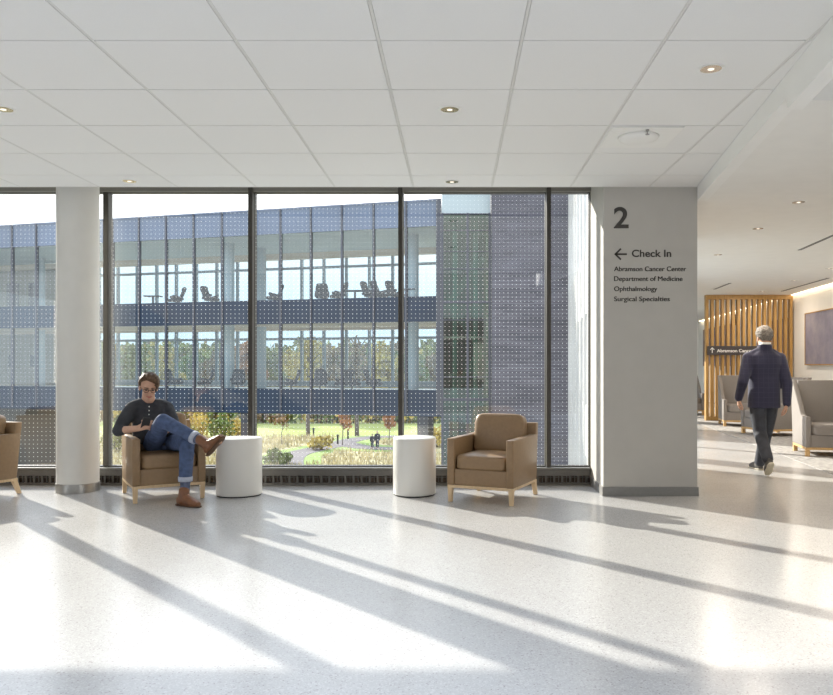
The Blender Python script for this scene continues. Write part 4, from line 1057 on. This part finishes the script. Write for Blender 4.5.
# --- two strollers on the path
def stroller(label, loc, h, c1, c2, seed):
    k = h/1.75; T = Matrix.Scale(k, 4); b = NB()
    ell(b, (0, 0, 1.63), (.085, .1, .125), T); cap(b, (0, 0, 1.45), (0, 0, 1.56), .06, .055, 10, T)
    loft(b, [((0, 0, .85), (.15, 0, 0), (0, .1, 0)), ((0, 0, 1.1), (.14, 0, 0), (0, .1, 0)), ((0, 0, 1.4), (.18, 0, 0), (0, .1, 0)), ((0, 0, 1.47), (.08, 0, 0), (0, .06, 0))], M=T)
    for s in (1, -1):
        limb(b, [(s*.2, 0, 1.38), (s*.25, .03*s, 1.1), (s*.24, -.08*s, .85), (s*.235, -.1*s, .76)], [.05, .042, .034, .035], T); limb(b, [(s*.09, 0, .9), (s*.1, -.12*s, .48), (s*.1, -.02-.2*s, .07), (s*.1, -.14-.2*s, .05)], [.08, .06, .045, .045], T)
    o = remesh('person', b, SKIN, None, .025, 2); o.location = loc; tag(o, label, 'person')
    b = NB(); loft(b, [((0, 0, .78), (.18, 0, 0), (0, .13, 0)), ((0, 0, 1.1), (.16, 0, 0), (0, .12, 0)), ((0, 0, 1.4), (.2, 0, 0), (0, .12, 0)), ((0, 0, 1.5), (.08, 0, 0), (0, .07, 0))], M=T)
    for s in (1, -1): limb(b, [(s*.19, 0, 1.39), (s*.25, .03*s, 1.1), (s*.24, -.08*s, .86)], [.075, .062, .052], T)
    remesh('jacket', b, c1, o, .03, 2)
    b = NB()
    for s in (1, -1): limb(b, [(s*.08, 0, .88), (s*.1, -.12*s, .48), (s*.1, -.02-.2*s, .1)], [.11, .085, .065], T)
    remesh('trousers', b, c2, o, .03, 2)
    b = NB(); ell(b, (0, .02, 1.66), (.098, .108, .115), T); put('hair', b, HAIR1, o, True)
    return o
K1, K2 = mat('black_coat', (.02, .02, .03), .9), mat('navy_trousers', (.03, .035, .06), .9)
stroller('shorter person in dark jacket strolling at left of the pair on the path', G(372.3, 448.4, GZ+.08), 1.5, K1, K2, 1)
stroller('taller person in dark jacket strolling at right of the pair on the path', G(377.3, 448.4, GZ+.08), 1.82, K1, K2, 2)

# ------------------------------------------------------------------ light
az = math.atan(729/F); el_ = R(23.6)
sd = Vector((math.sin(az)*math.cos(el_), -math.cos(az)*math.cos(el_), -math.sin(el_)))
l = bpy.data.lights.new('sun', 'SUN'); l.energy = 5.3; l.angle = R(.55); l.color = (1, .94, .84)
o = bpy.data.objects.new('sun', l); C.objects.link(o); o.rotation_euler = sd.to_track_quat('-Z', 'Y').to_euler(); o.location = (-30, 40, 25)
w = bpy.data.worlds.new('sky'); bpy.context.scene.world = w; w.use_nodes = True
N, L = w.node_tree.nodes, w.node_tree.links; N.clear()
wo = N.new('ShaderNodeOutputWorld'); bg = N.new('ShaderNodeBackground'); bg.inputs['Strength'].default_value = 1.25
tc = N.new('ShaderNodeTexCoord'); sp = N.new('ShaderNodeSeparateXYZ'); L.new(tc.outputs['Generated'], sp.inputs[0])
r = N.new('ShaderNodeValToRGB'); e = r.color_ramp.elements
e[0].color = (.62, .70, .76, 1); e[0].position = .0; e[1].color = (.84, 1.03, 1.35, 1); e[1].position = 1
x = e.new(.09); x.color = (.66, .74, .79, 1)
x = e.new(.20); x.color = (1.0, 1.0, 1.0, 1)
x = e.new(.4); x.color = (1.12, 1.2, 1.32, 1)
L.new(sp.outputs['Z'], r.inputs['Fac']); L.new(r.outputs['Color'], bg.inputs['Color']); L.new(bg.outputs[0], wo.inputs['Surface'])

# ------------------------------------------------------------------ camera and view
cam = bpy.data.cameras.new('camera'); co = bpy.data.objects.new('camera', cam); C.objects.link(co)
co.location = (0, 0, H); co.rotation_euler = (R(90), 0, 0)
cam.sensor_width = 36; cam.lens = 36*F/833; cam.shift_x = (416.5-CX)/833; cam.shift_y = (CY-347.5)/833; cam.clip_end = 2000
sc_ = bpy.context.scene; sc_.camera = co
sc_.view_settings.view_transform = 'Standard'; sc_.view_settings.look = 'None'; sc_.view_settings.gamma = 1; sc_.view_settings.exposure = 1.0
sc_.cycles.transparent_max_bounces = 32; sc_.cycles.max_bounces = 12; sc_.cycles.diffuse_bounces = 6
